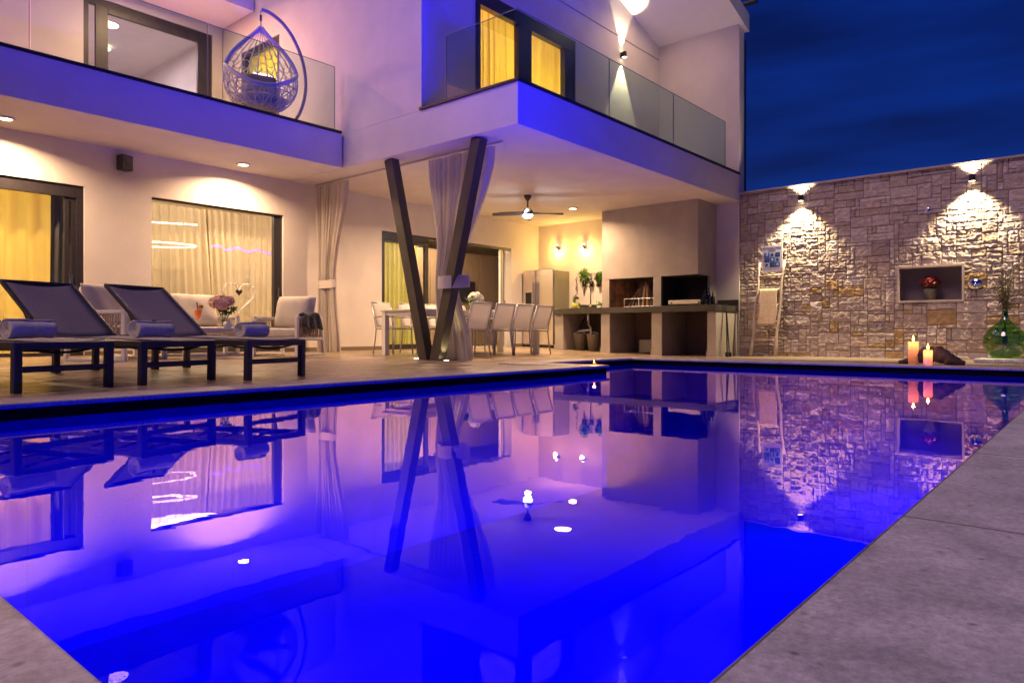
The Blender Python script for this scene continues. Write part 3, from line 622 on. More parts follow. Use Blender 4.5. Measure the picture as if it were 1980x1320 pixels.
# ================================================================== STONE WALL (real relief)
def vnoise(Y, Z, sc, seed):
    r = np.random.RandomState(seed); G = r.rand(256, 256); y = Y / sc; z = Z / sc; i = np.floor(y).astype(int); j = np.floor(z).astype(int); fy = y - i; fz = z - j
    fy = fy * fy * (3 - 2 * fy); fz = fz * fz * (3 - 2 * fz); g = lambda a, b: G[a % 256, b % 256]
    return g(i, j) * (1 - fy) * (1 - fz) + g(i + 1, j) * fy * (1 - fz) + g(i, j + 1) * (1 - fy) * fz + g(i + 1, j + 1) * fy * fz
def stone_wall():
    Y0, Y1, Z0, Z1, st = -.6, 5.74, -.14, 3.20, .010
    ny = int((Y1 - Y0) / st) + 1; nz = int((Z1 - Z0) / st) + 1
    ys = np.linspace(Y0, Y1, ny); zs = np.linspace(Z0, Z1, nz); Y, Z = np.meshgrid(ys, zs)
    # random ashlar on a unit grid
    uy, uz = .072, .066; ncy, ncz = int((Y1 - Y0) / uy) + 2, int((Z1 - Z0) / uz) + 2; ID = -np.ones((ncz, ncy), int); rects = []; rnd = random.Random(21)
    for j in range(ncz):
        for i in range(ncy):
            if ID[j, i] >= 0: continue
            h = rnd.choice([1, 1, 2, 2, 2, 3, 3, 4]); w = rnd.choice([1, 2, 3, 4, 5, 6, 7]) if h < 3 else rnd.choice([2, 3, 4, 5, 6])
            w_ = 0
            while w_ < w and i + w_ < ncy and ID[j, i + w_] < 0: w_ += 1
            h_ = 1
            while h_ < h and j + h_ < ncz and (ID[j + h_, i:i + w_] < 0).all(): h_ += 1
            ID[j:j + h_, i:i + w_] = len(rects); rects.append((i, i + w_, j, j + h_))
    jy = (vnoise(Y, Z, .25, 1) - .5) * .014; jz = (vnoise(Y, Z, .3, 2) - .5) * .014
    Yj = (Y + jy - Y0) / uy; Zj = (Z + jz - Z0) / uz
    idm = ID[np.clip(Zj.astype(int), 0, ncz - 1), np.clip(Yj.astype(int), 0, ncy - 1)]
    Rc = np.array(rects, float)[idm]
    dist = np.minimum(np.minimum((Yj - Rc[..., 0]) * uy, (Rc[..., 1] - Yj) * uy), np.minimum((Zj - Rc[..., 2]) * uz, (Rc[..., 3] - Zj) * uz))
    rs = np.random.RandomState(5); n = len(rects); base = rs.rand(n) * .012; ty = (rs.rand(n) - .5) * .05; tz = (rs.rand(n) - .5) * .06
    sh = (rs.rand(n) * 50)[idm]
    face = base[idm] + ty[idm] * ((Yj - (Rc[..., 0] + Rc[..., 1]) / 2) * uy) + tz[idm] * ((Zj - (Rc[..., 2] + Rc[..., 3]) / 2) * uz)
    chis = 1 - np.abs(2 * vnoise(Y * .7 + sh, Z + sh, .075, 7) - 1); chis2 = 1 - np.abs(2 * vnoise(Y * .8 + sh, Z * 1.1 - sh, .036, 8) - 1)
    face += .015 * chis ** 1.5 + .012 * chis2 + .010 * vnoise(Y * .8, Z, .022, 9) + .005 * vnoise(Y, Z, .0115, 10)
    edge = np.clip(dist / .009, 0, 1) ** .8
    X = XS - .004 - edge * (.004 + face * .8)
    v = np.stack([X, Y, Z], -1).reshape(-1, 3)
    a = np.arange(ny * nz).reshape(nz, ny); q = np.stack([a[:-1, :-1], a[1:, :-1], a[1:, 1:], a[:-1, 1:]], -1).reshape(-1, 4)
    cy = (Y[:-1, :-1] + Y[1:, 1:]).reshape(-1) / 2; cz = (Z[:-1, :-1] + Z[1:, 1:]).reshape(-1) / 2
    q = q[~((cy > NY0) & (cy < NY1) & (cz > NZ0) & (cz < NZ1))]
    me = bpy.data.meshes.new('stone_face'); me.vertices.add(len(v)); me.vertices.foreach_set('co', v.reshape(-1)); me.loops.add(q.size); me.loops.foreach_set('vertex_index', q.reshape(-1).astype(np.int32))
    me.polygons.add(len(q)); me.polygons.foreach_set('loop_start', np.arange(0, q.size, 4, dtype=np.int32)); me.polygons.foreach_set('use_smooth', np.ones(len(q), bool)); me.update(calc_edges=True)
    pal = np.array([(.48, .40, .345), (.45, .375, .325), (.52, .44, .385), (.41, .335, .29), (.56, .49, .43), (.46, .375, .30)]); c = pal[rs.randint(0, 6, n)] * (.85 + .3 * rs.rand(n))[:, None]
    zr = np.array([r[2] for r in rects]) / ncz; och = (rs.rand(n) < .12 * (zr < .4)); c[och] = np.array((.42, .30, .15)) * (.8 + .4 * rs.rand(och.sum()))[:, None]
    col = c[idm] * np.where(dist < .005, .45, 1)[..., None] * (.85 + .3 * vnoise(Y, Z, .05, 12))[..., None]
    ca = me.color_attributes.new('stone', 'FLOAT_COLOR', 'POINT'); ca.data.foreach_set('color', np.concatenate([col.reshape(-1, 3), np.ones((len(v), 1))], 1).reshape(-1).astype(np.float32))
    m = bpy.data.materials.new('split_stone'); m.use_nodes = True; nt = m.node_tree; b = nt.nodes['Principled BSDF']; b.inputs['Roughness'].default_value = .85; b.inputs['Specular IOR Level'].default_value = .05; b.inputs['Roughness'].default_value = 1
    at = N(nt, 'ShaderNodeVertexColor', layer_name='stone'); tc = N(nt, 'ShaderNodeTexCoord'); nz_ = N(nt, 'ShaderNodeTexNoise'); nz_.inputs['Scale'].default_value = 45; nz_.inputs['Detail'].default_value = 6
    nt.links.new(tc.outputs['Object'], nz_.inputs['Vector']); rr = N(nt, 'ShaderNodeValToRGB'); rr.color_ramp.elements[0].color = (.7, .7, .7, 1); rr.color_ramp.elements[1].color = (1.15, 1.12, 1.1, 1); nt.links.new(nz_.outputs[0], rr.inputs[0])
    mx = N(nt, 'ShaderNodeMix', data_type='RGBA', blend_type='MULTIPLY'); mx.inputs[0].default_value = 1; nt.links.new(at.outputs[0], mx.inputs[6]); nt.links.new(rr.outputs[0], mx.inputs[7]); nt.links.new(mx.outputs[2], b.inputs['Base Color'])
    bp = N(nt, 'ShaderNodeBump'); bp.inputs['Strength'].default_value = .5; bp.inputs['Distance'].default_value = .006; nt.links.new(nz_.outputs[0], bp.inputs['Height']); nt.links.new(bp.outputs[0], b.inputs['Normal'])
    me.materials.append(m); o = bpy.data.objects.new('stone_face', me); C.objects.link(o); return o
NY0, NY1, NZ0, NZ1 = 1.907, 2.846, .947, 1.514
sw = thing('stone_wall', 'tall garden wall of rough split stone with a niche and two lamps', 'garden wall', (0, 0, 0))
stone_wall().parent = sw
cap_m = mat('wall_cap', (.42, .34, .32), .7, var=.1)
MB().box(XS - .075, XS + .33, -1.0, 5.742, 3.20, 3.235).build('wall_cap', cap_m, sw, bevel=.004)
holed('x', XS + .001, .30, -1.0, 5.742, -.15, 3.199, [(NY0, NY1, NZ0, NZ1)]).build('backing', plaster_grey, sw)
nf = frame(MB(), 'x', XS - .06, .03, NY0 - .035, NY1 + .035, NZ0 - .035, NZ1 + .035, .035).build('niche', cap_m, sw)
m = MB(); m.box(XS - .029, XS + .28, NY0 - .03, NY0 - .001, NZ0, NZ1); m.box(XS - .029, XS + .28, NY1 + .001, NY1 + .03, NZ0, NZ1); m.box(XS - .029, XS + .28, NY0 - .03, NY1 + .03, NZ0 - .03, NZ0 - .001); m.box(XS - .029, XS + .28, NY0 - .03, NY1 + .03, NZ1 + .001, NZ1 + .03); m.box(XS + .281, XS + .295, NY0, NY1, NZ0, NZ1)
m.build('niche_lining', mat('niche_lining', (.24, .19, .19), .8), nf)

def flower_head(c, r, n, m_col, par, name='blossom', sz=.03):
    m = MB()
    for _ in range(n):
        d = Vector([random.gauss(0, 1) for _ in range(3)]).normalized(); o = Vector(c) + Vector((d.x * r[0], d.y * r[1], d.z * r[2])) * random.uniform(.75, 1.0)
        u = d.cross(Vector([random.gauss(0, 1) for _ in range(3)])).normalized(); w = d.cross(u); q = sz * random.uniform(.7, 1.3)
        m.add([o - u * q * .5, o + w * q * .5 + d * q * .25, o + u * q * .5, o - w * q * .5 + d * q * .25], [(0, 1, 2, 3)])
    return m.build(name, m_col, par)
red_m = mat('red_petal', (.22, .012, .02), .6, var=.4, vs=60); pink_m = mat('pink_petal', (.95, .56, .44), .6, var=.25, vs=50); white_pet = mat('white_petal', (.75, .74, .66), .6, var=.1, vs=50)
# red geranium in the niche
gp = onx(1798, 582, XS + .05)
t = thing('flower_pot', 'grey pot of dark red flowers inside the wall niche', 'flower pot', (XS + .08, gp.y, NZ0))
MB().lathe([(.001, .002), (.075, .002), (.10, .18), (.107, .20), (.095, .20), (.088, .17), (.001, .17)], n=22).build('pot', dark_pot, t, smooth=True)
MB().leaves((0, 0, .28), .13, 160, .06, .7).build('leaves', leaf_dark, t); flower_head((0, 0, .31), (.16, .16, .10), 260, red_m, t, 'petals', .05)
# shower valve, shower stub, tap
p = onx(1887, 549, XS); t = thing('shower_valve', 'round chrome shower valve right of the niche', 'shower valve', (XS - .05, p.y, p.z))
MB().ell((0, 0, 0), (.035, .105, .088), 28, 12).build('valve_plate', chrome, t, smooth=True); MB().tube([(-.03, 0, 0), (-.07, 0, 0), (-.085, 0, -.08)], .014, 10).build('lever', chrome, t, smooth=True)
p = onx(1795, 407, XS); t = thing('wall_shower', 'small chrome shower arm high on the stone wall', 'shower arm', (XS - .04, p.y, p.z))
MB().ell((0, 0, 0), (.012, .045, .045)).build('wall_plate', chrome, t, smooth=True); MB().tube([(0, 0, 0), (-.09, 0, .01), (-.10, .02, -.03)], .015, 10).build('spout', chrome, t, smooth=True)
p = onx(1702, 632, XS); t = thing('garden_tap', 'small chrome garden tap low on the stone wall', 'tap', (XS - .04, p.y, p.z))
MB().tube([(0, 0, 0), (-.10, 0, 0), (-.12, 0, -.04)], .014, 10).build('spout', chrome, t, smooth=True); MB().ell((0, 0, 0), (.01, .035, .035)).build('wall_plate', chrome, t, smooth=True); MB().bar((-.06, -.035, .035), (-.06, .035, .035), .014).build('handle', chrome, t)
# ladder with towel and poster
LB = zd(13.5, 4.9); xb_ = 13.45; xt = 13.70
b0, b1 = onx(1452, 686, xb_).y, onx(1499, 688, xb_).y; t0, t1_ = onx(1470, 508, xt), onx(1516, 503, xt)
lad = thing('towel_ladder', 'pale peeled wood ladder leaning against the stone wall', 'ladder')
def lerp(p, q, k): return Vector(p) + (Vector(q) - Vector(p)) * k
Lb, Lt, Rb, Rt = Vector((xb_, b0, LB)), Vector((xt, t0.y, t0.z)), Vector((xb_, b1, LB)), Vector((xt, t1_.y, t1_.z))
for A, B, sd in ((Lb, Lt, .02), (Rb, Rt, -.02)):
    MB().tube([lerp(A, B, k / 10) + Vector((0, .012 * math.sin(k * 1.3 + sd * 90), 0)) for k in range(11)], [.030 - .010 * k / 10 + .002 * math.sin(k * 2.1) for k in range(11)], 10).build('rail', ladder_wood, lad, smooth=True)
for k in (.17, .36, .54, .70, .85): MB().tube([lerp(Lb, Lt, k), lerp(lerp(Lb, Lt, k), lerp(Rb, Rt, k), .5) + Vector((0, 0, .004)), lerp(Rb, Rt, k)], .014, 8).build('rung', ladder_wood, lad, smooth=True)
K = .70; A_, B_ = lerp(Lb, Lt, K), lerp(Rb, Rt, K)
zlow = onx(1480, 629, 13.5).z
def tw(u, v):
    y = A_.y + (B_.y - A_.y) * (.12 + .76 * u)
    if v < .25: s = v / .25; z = A_.z - .30 * (1 - s); return (A_.x + .03 * (1 - s), y, z + .018 * s)
    s = (v - .25) / .75; z = A_.z + .018 + (zlow - A_.z - .018) * s; x = xb_ + (xt - xb_) * (z - LB) / (Lt.z - LB) - .040 - .008 * math.sin(u * 7 + s * 3) * s
    return (x, y + .01 * math.sin(s * 8), z)
towel_beige = mat('towel_beige', (.62, .46, .32), 1.0, var=.12, vs=20, bump=.8, bs=240)
tag(MB().grid(tw, 16, 24).build('hanging_towel', towel_beige, smooth=True, thick=.012), 'folded beige towel hanging on the wooden ladder', 'towel')
# poster
pp0, pp1 = onx(1474, 476, 13.72), onx(1513, 525, 13.72); pt = thing('pool_poster', 'blue and white pool rules poster at the top of the ladder', 'poster', (13.715, (pp0.y + pp1.y) / 2, (pp0.z + pp1.z) / 2), R(-90))
pw, ph = abs(pp0.y - pp1.y), pp0.z - pp1.z
MB().box(-pw / 2, pw / 2, -.004, .004, -ph / 2, ph / 2).build('poster_sheet', mat('poster_paper', (.62, .60, .68), .6, var=.02), pt)
blues = [mat('poster_blue', (.02, .09, .38), .5), mat('poster_pale', (.30, .42, .62), .5), mat('poster_deep', (.02, .03, .16), .5)]
px0, pz0 = -pw * .40, ph * .24; cwid, chgt = pw * .8 / 3, ph * .56 / 3
pm_ = MB()
for i in range(3):
    for j in range(3):
        MB().box(px0 + i * cwid + .004, px0 + (i + 1) * cwid - .004, -.0065, -.0045, pz0 - (j + 1) * chgt + .004, pz0 - j * chgt - .004).build('picture', blues[(i + 2 * j) % 3], pt)
        MB().ell((px0 + (i + .5) * cwid, -.0075, pz0 - (j + .5) * chgt), (cwid * .25, .001, chgt * .30), 10, 6).build('pictogram', blues[(i + 2 * j + 1) % 3], pt)
def text(s, size, loc, rot, m_, par, name='lettering', align='CENTER', ext=.001):
    c = bpy.data.curves.new(name, 'FONT'); c.body = s; c.size = size; c.align_x = align; c.extrude = ext; c.materials.append(m_)
    tmp = bpy.data.objects.new(name, c); C.objects.link(tmp); me = bpy.data.meshes.new_from_object(tmp.evaluated_get(bpy.context.evaluated_depsgraph_get())); bpy.data.objects.remove(tmp); me.materials.clear(); me.materials.append(m_)
    o = bpy.data.objects.new(name, me); C.objects.link(o); o.location = loc; o.rotation_euler = rot; o.parent = par; return o
ink = mat('ink', (.05, .02, .16), .6)
text('SWIMMING POOL', pw * .115, (0, -.0055, ph * .38), (R(90), 0, 0), ink, pt); text('RULES', pw * .11, (0, -.0055, ph * .29), (R(90), 0, 0), ink, pt)

# ================================================================== OUTDOOR KITCHEN
XK, YE, ZK = 12.70, 5.75, .93; KY = lambda px: onx(px, 600, XK).y
y9 = KY(1069.5)
ok = thing('outdoor_kitchen', 'plastered barbecue kitchen with dark granite worktop and chimney hood', 'barbecue kitchen')
MB().box(XK, XB - .002, YE + .01, y9, ZK - .125, ZK).build('worktop', granite, ok, bevel=.006)
MB().box(XB - .03, XB - .002, YE + .012, 6.20, ZK + .001, ZK + .13).build('splashback', granite, ok)
for a_, b_ in ((1069.6, 1086), (1159, 1176), (1257, 1277), (1365, 1386)):
    ya, yb = KY(b_), KY(a_); ya = max(ya, YE + .03); m = MB().box(XK + .06, XB - .003, ya, yb, -.1, ZK - .126)
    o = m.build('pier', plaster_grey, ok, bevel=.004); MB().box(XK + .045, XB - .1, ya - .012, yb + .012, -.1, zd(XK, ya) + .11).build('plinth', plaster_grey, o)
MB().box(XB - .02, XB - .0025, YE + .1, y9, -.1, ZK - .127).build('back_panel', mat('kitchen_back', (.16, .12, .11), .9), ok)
XH = 12.95; HY = lambda px: onx(px, 600, XH).y
h0, h1 = 6.24, onx(1164, 408, XH).y; zo = 1.55
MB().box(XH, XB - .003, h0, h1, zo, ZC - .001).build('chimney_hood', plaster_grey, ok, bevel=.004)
o1a, o1b, o2a = HY(1178), HY(1263), HY(1278)
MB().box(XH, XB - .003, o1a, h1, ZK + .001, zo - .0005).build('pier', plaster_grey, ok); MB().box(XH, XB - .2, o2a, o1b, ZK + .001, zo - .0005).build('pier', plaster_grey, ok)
fb = MB(); fb.add([(XH + .05, o1a, ZK + .002), (XB - .15, o1a - .28, ZK + .002), (XB - .15, o1b + .22, ZK + .002), (XH + .05, o1b, ZK + .002), (XH + .05, o1a, zo - .001), (XB - .15, o1a - .28, zo - .001), (XB - .15, o1b + .22, zo - .001), (XH + .05, o1b, zo - .001)], [(0, 1, 5, 4), (1, 2, 6, 5), (2, 3, 7, 6)])
fb.build('firebox', tiles('firebrick_wall', (.30, .13, .045), (.22, .10, .04), (.08, .05, .03), .23, .30, .5, .9, .006, nscale=6, var=(3, .5)), ok, thick=.01)
MB().box(XH + .03, XB - .2, o1b, o1a, zo - .004, zo - .0012).build('firebox_top', bay_black, ok)
sb = MB(); sb.box(XB - .19, XB - .17, 6.30, o2a - .001, ZK + .002, zo - .001); sb.box(XH + .06, XB - .19, o2a - .012, o2a - .001, ZK + .002, zo - .001); sb.box(XH + .02, XB - .2, 6.26, o2a - .012, zo - .006, zo - .0015); sb.build('grill_bay', bay_black, ok)
MB().box(XH + .55, XB - .003, h0 + .001, h0 + .05, ZK + .001, zo - .001).build('pier', plaster_grey, ok)
# logs on a wire rack
t = thing('firewood_rack', 'split logs leaning behind a white wire rack in the firebox', 'firewood rack', (XH + .28, (o1a + o1b) / 2 - .08, ZK + .003))
m = MB()
for y in (-.36, 0, .36): m.tube([(-.08, y, 0), (-.08, y, .19)], .007, 6)
m.tube([(-.08, -.36, .19), (-.08, .36, .19)], .008, 6); m.tube([(-.08, -.36, .02), (-.08, .36, .02)], .006, 6); m.build('wire_frame', white_metal, t)
for i in range(11):
    y = -.36 + .07 * i + random.uniform(-.02, .02); ln = .62 - .035 * abs(i - 5) * 1.6; lean = (0.02 - y) * .55
    MB().bar((-.02 + random.uniform(-.03, .03), y, .01), (.16, y + lean, ln), random.uniform(.035, .06), random.uniform(.03, .05)).build('log', wood if i in (3, 4) else bark, t, bevel=.004)
# gas burner, bottles
t = thing('grill_tray', 'steel table grill with metal handles in the dark grill bay', 'grill', (XH + .22, HY(1320), ZK + .003))
MB().box(-.16, .16, -.36, .36, .03, .12).build('tray', steel, t, bevel=.01)
for y in (-.30, .30): MB().cyl((-.2, y, .065), (-.165, y, .065), .02, n=12).build('knob', chrome, t); MB().box(-.1, .1, y - .03, y + .03, 0, .029).build('foot', plastic_black, t)
for i, (px, hh, rr) in enumerate(((1352, .30, .04), (1359, .36, .038), (1365, .27, .045), (1357, .22, .035))):
    yb_ = HY(px) - .05 + .02 * i; t = tag(MB().lathe([(.001, 0), (rr, 0), (rr, hh * .6), (rr * .35, hh * .78), (rr * .35, hh), (.001, hh)], n=14).build('bottle', glassy('bottle_glass_%d' % i, (.12, .14, .35), .06) if i < 2 else plastic_black, smooth=True), ['slim dark bottle at the left of the corner cluster', 'tallest dark bottle at the worktop corner', 'squat dark bottle nearest the corner pier', 'shortest dark bottle in front of the cluster'][i], 'bottle', 'bottles on the worktop corner'); t.location = (XH + .12 + .09 * (i % 3), yb_, ZK + .002)
# sink, tap, pipes, buckets
t = thing('kitchen_tap', 'black gooseneck tap over the dark sink', 'tap', (XB - .35, onx(1142, 590, XB - .35).y, ZK + .002))
MB().tube([(0, 0, 0), (0, 0, .42)] + [(0, .09 - .09 * math.cos(q), .42 + .12 * math.sin(q)) for q in [i * math.pi / 10 for i in range(1, 11)]] + [(0, .18, .32)], .011, 10).build('spout', plastic_black, t, smooth=True)
MB().cyl((0, 0, 0), (0, 0, .12), .03).build('tap_body', steel, t, smooth=True)
yk = onx(1130, 590, XB - .3).y
tag(frame(MB(), 'x', XB - .06, .04, yk - .35, yk + .35, ZK + .003, ZK + .12, .02).box(XB - .055, XB - .03, yk - .33, yk + .33, ZK + .023, ZK + .10).build('sink', granite), 'dark sink upstand behind the gooseneck tap', 'sink')
t = thing('sink_drain', 'white plastic drain pipes hanging under the sink', 'drain pipe', (XK + .55, onx(1138, 640, XK + .55).y, .35))
MB().cyl((0, 0, .30), (0, 0, .44), .05).build('trap', steel, t); MB().tube([(0, 0, .3), (0, 0, .22), (0, -.06, .16), (0, -.06, -.05)], .022, 10).build('pipe', plastic_white, t, smooth=True); MB().tube([(0, -.06, .1), (0, .28, .08)], .022, 10).build('pipe', plastic_white, t, smooth=True); MB().tube([(.05, .1, .42), (.0, .25, .2), (.06, .2, -.1)], .014, 8).build('hose', plastic_black, t, smooth=True)
for px, py, sc, lb in ((1121, 674, 1.0, 'left grey plastic bucket under the sink'), (1147, 675, .92, 'right grey plastic bucket under the sink')):
    yb_ = onx(px, py, XK + .42).y; t = thing('bucket', lb, 'bucket', (XK + .42, yb_, zd(XK + .4, yb_)), 0, 'buckets under the sink')
    MB().lathe([(.001, 0), (.12 * sc, 0), (.155 * sc, .36), (.165 * sc, .365), (.165 * sc, .38), (.148 * sc, .38), (.115 * sc, .02)], n=22).build('tub', bucket_m, t, smooth=True)
    MB().tube([(0, .15 * sc * math.cos(q), .37 + .05 * math.sin(q)) for q in [i * math.pi / 10 for i in range(11)]], .006, 6).build('handle', plastic_white, t)
tag(MB().box(XB - .35, XB - .03, KY(1235), KY(1200), -.04, .24).build('storage_box', bucket_m, bevel=.01), 'low grey box in the middle bay under the worktop', 'storage box')
# broom & poker leaning on the end of the kitchen
for dx, lb in ((0.0, 'dark fireplace poker leaning on the right end of the kitchen, nearer the pool'), (.10, 'dark fireplace shovel leaning beside the poker')):
    p0 = onx(1412 + dx * 60, 684, XK + .2 + dx); t = thing('fire_tool', lb, 'fire tool', (0, 0, 0), 0, 'fire tools at the kitchen end')
    MB().tube([(p0.x, YE - .14, zd(13, 5.6) + .01), (p0.x + .22 - dx, YE - .02, .95)], .012, 8).build('shaft', plastic_black, t); MB().box(p0.x - .03, p0.x + .03, YE - .17, YE - .11, zd(13, 5.6) + .003, zd(13, 5.6) + .09).build('tip', plastic_black, t)
# hanging herb pots on a rail over the sink
hr = onx(1139, 529, XB); 
t = thing('herb_rail', 'thin black wall rail with hooks above the sink', 'wall rail'); m = MB().tube([(XB - .03, onx(1118, 529, XB).y, hr.z), (XB - .03, h1 + .02, hr.z)], .006, 6)
for i in range(11): m.tube([(XB - .03, h1 + .06 + .085 * i, hr.z), (XB - .045, h1 + .06 + .085 * i, hr.z - .05)], .005, 5)
m.build('rail', plastic_black, t)
for px, r_, lb, full in ((1130, .12, 'largest bright green herb hanging over the sink', 1), (1144, .03, 'black hanging utensil pot between two herbs', 0), (1159, .09, 'small green herb hanging beside the chimney hood', 1)):
    p = onx(px, 545, XB - .09); t = thing('hanging_pot', lb, 'herb pot', (XB - .10, max(p.y, h1 + .09), p.z - .11), 0, 'pots hanging from the wall rail')
    MB().lathe([(.001, 0), (.045, 0), (.055, .13), (.048, .13), (.001, .12)], n=16).build('pot', plastic_black, t, smooth=True)
    if full: MB().leaves((0, 0, .13 + r_ * 1.0), r_, 260, .06, 1.25).build('leaves', leaf, t)
    else: MB().tube([(0, 0, .1), (.01, .02, .3)], .008, 6).tube([(0, .01, .1), (.0, -.03, .27)], .006, 6).build('utensils', plastic_black, t)
p = onx(1115, 545, XB); m = MB()
for i in range(9): m.tube([(XB - .015, p.y + .03 * math.sin(i * 1.7), p.z + .12 - .055 * i), (XB - .015, p.y - .03 + .02 * math.sin(i), p.z + .08 - .055 * i)], .008, 6)
tag(m.build('wall_ornament', plastic_black), 'thin vertical black script ornament on the kitchen wall', 'wall ornament')
p = onx(1116, 576, XB); tag(MB().box(XB - .02, XB - .002, p.y - .05, p.y + .06, p.z - .02, p.z + .02).build('wall_socket', plastic_black), 'small black socket strip above the worktop', 'socket')
p1_ = onx(1108, 594, XB - .35); t = thing('potted_plant', 'spiky succulent in a yellow pot beside the fridge', 'potted plant', (XB - .4, min(p1_.y, y9 - .1), ZK + .002))
MB().lathe([(.001, 0), (.07, 0), (.09, .15), (.08, .15), (.001, .14)], n=18).build('pot', yellow_pot, t, smooth=True)
m = MB()
for i in range(26):
    a_ = random.uniform(0, 6.28); r_ = random.uniform(.03, .10); h_ = random.uniform(.12, .26); m.add([(.015 * math.cos(a_ + 1.5), .015 * math.sin(a_ + 1.5), .13), (-.015 * math.cos(a_ + 1.5), -.015 * math.sin(a_ + 1.5), .13), (r_ * math.cos(a_), r_ * math.sin(a_), .13 + h_)], [(0, 1, 2)])
m.build('leaves', leaf_dark, t)
for px, lb in ((1116, 'tiny green plant right of the yellow pot'), (1158, 'small green plant in a white pot beside the tap')):
    p = onx(px, 592, XB - .35); t = thing('potted_plant', lb, 'potted plant', (XB - .33, p.y, ZK + .002)); MB().lathe([(.001, 0), (.045, 0), (.055, .08), (.001, .075)], n=16).build('pot', white_pot if px > 1120 else yellow_pot, t, smooth=True); MB().leaves((0, 0, .12), .07, 70, .04).build('leaves', leaf, t)

# ================================================================== FRIDGE
FX, FY0, FZ = 13.12, 9.97, zd(13, 10.3)
t = thing('fridge', 'two door stainless steel fridge with water dispenser', 'fridge', (FX, FY0, FZ))
MB().box(.06, .64, 0, .93, .02, 1.83).build('cabinet', fridge_side, t, bevel=.006)
for y0, y1 in ((.005, .52), (.53, .925)):
    o = MB().box(0, .055, y0, y1, .06, 1.86).build('door', fridge_steel, t, bevel=.012); yh = .50 if y0 < .1 else .56
    MB().tube([(-.035, .46 if y0 < .1 else .585, .5), (-.035, .46 if y0 < .1 else .585, 1.55)], .013, 8).build('handle', chrome, o)
MB().box(-.006, -.0005, .66, .84, 1.0, 1.32).build('dispenser', plastic_black, t); MB().box(.01, .05, .01, .92, .0, .05).build('kickplate', plastic_black, t)
tag(MB().box(13.35, 13.50, YF - .045, YF - .001, .3, 1.75).build('wall_panel', mat('grey_panel', (.25, .22, .2), .5), bevel=.01), 'narrow grey panel on the wall left of the fridge', 'wall panel')

# ================================================================== CEILING FAN
t = thing('ceiling_fan', 'dark ceiling fan with four blades and a cool white light', 'ceiling fan', (10.50, 8.60, ZC))
MB().lathe([(.001, -.001), (.075, -.001), (.07, -.04), (.03, -.10), (.016, -.11), (.016, -.24), (.06, -.26), (.10, -.31), (.105, -.36), (.085, -.39), (.001, -.39)], n=28).build('motor', fr_dark, t, smooth=True)
MB().lathe([(.095, -.375), (.10, -.40), (.07, -.435), (.001, -.445)], n=24).build('light_globe', lit_white, t, smooth=True)
for k in range(4):
    a_ = R(38 + 90 * k); M = Matrix.Rotation(a_, 3, 'Z')
    def bl(u, v, M=M):
        r_ = .09 + .60 * u; w = .045 + .055 * math.sin(min(1, u * 1.15) * math.pi) ** .8 * (1 if u < .97 else .5); return M @ Vector((r_, (v - .5) * 2 * w * .75, -.345 + (v - .5) * .045 - .02 * u))
    MB().grid(bl, 14, 3).build('blade', fr_dark, t, smooth=True, thick=.007)
lamp('POINT', (10.5, 8.6, ZC - .52), 10, (.75, .88, 1), .06)
# wall speakers
def speaker(loc, rz, label):
    t = thing('wall_speaker', label, 'speaker', loc, rz, 'black box speakers'); MB().box(-.09, .09, -.16, -.03, -.11, .11).build('cabinet', plastic_black, t, bevel=.015); MB().box(-.03, .03, -.03, -.0, -.03, .03).build('bracket', plastic_black, t); MB().box(-.075, .075, -.166, -.161, -.095, .095).build('grille', throw_m, t)
p = ony(233, 317, YF); speaker((p.x, YF - .002, p.z), R(14), 'small black speaker on the wall left of the middle window')
p = ony(356, 124, 17.2); speaker((p.x, 17.45, p.z), R(0), 'small black speaker inside the upper left room')
for px, py in ((652, 633),): p = ony(px, py, YF); tag(MB().box(p.x - .035, p.x + .035, YF - .02, YF - .0015, p.z - .06, p.z + .06).build('wall_socket', plastic_black, bevel=.006), 'dark outdoor socket on the wall right of the tied curtain', 'socket')
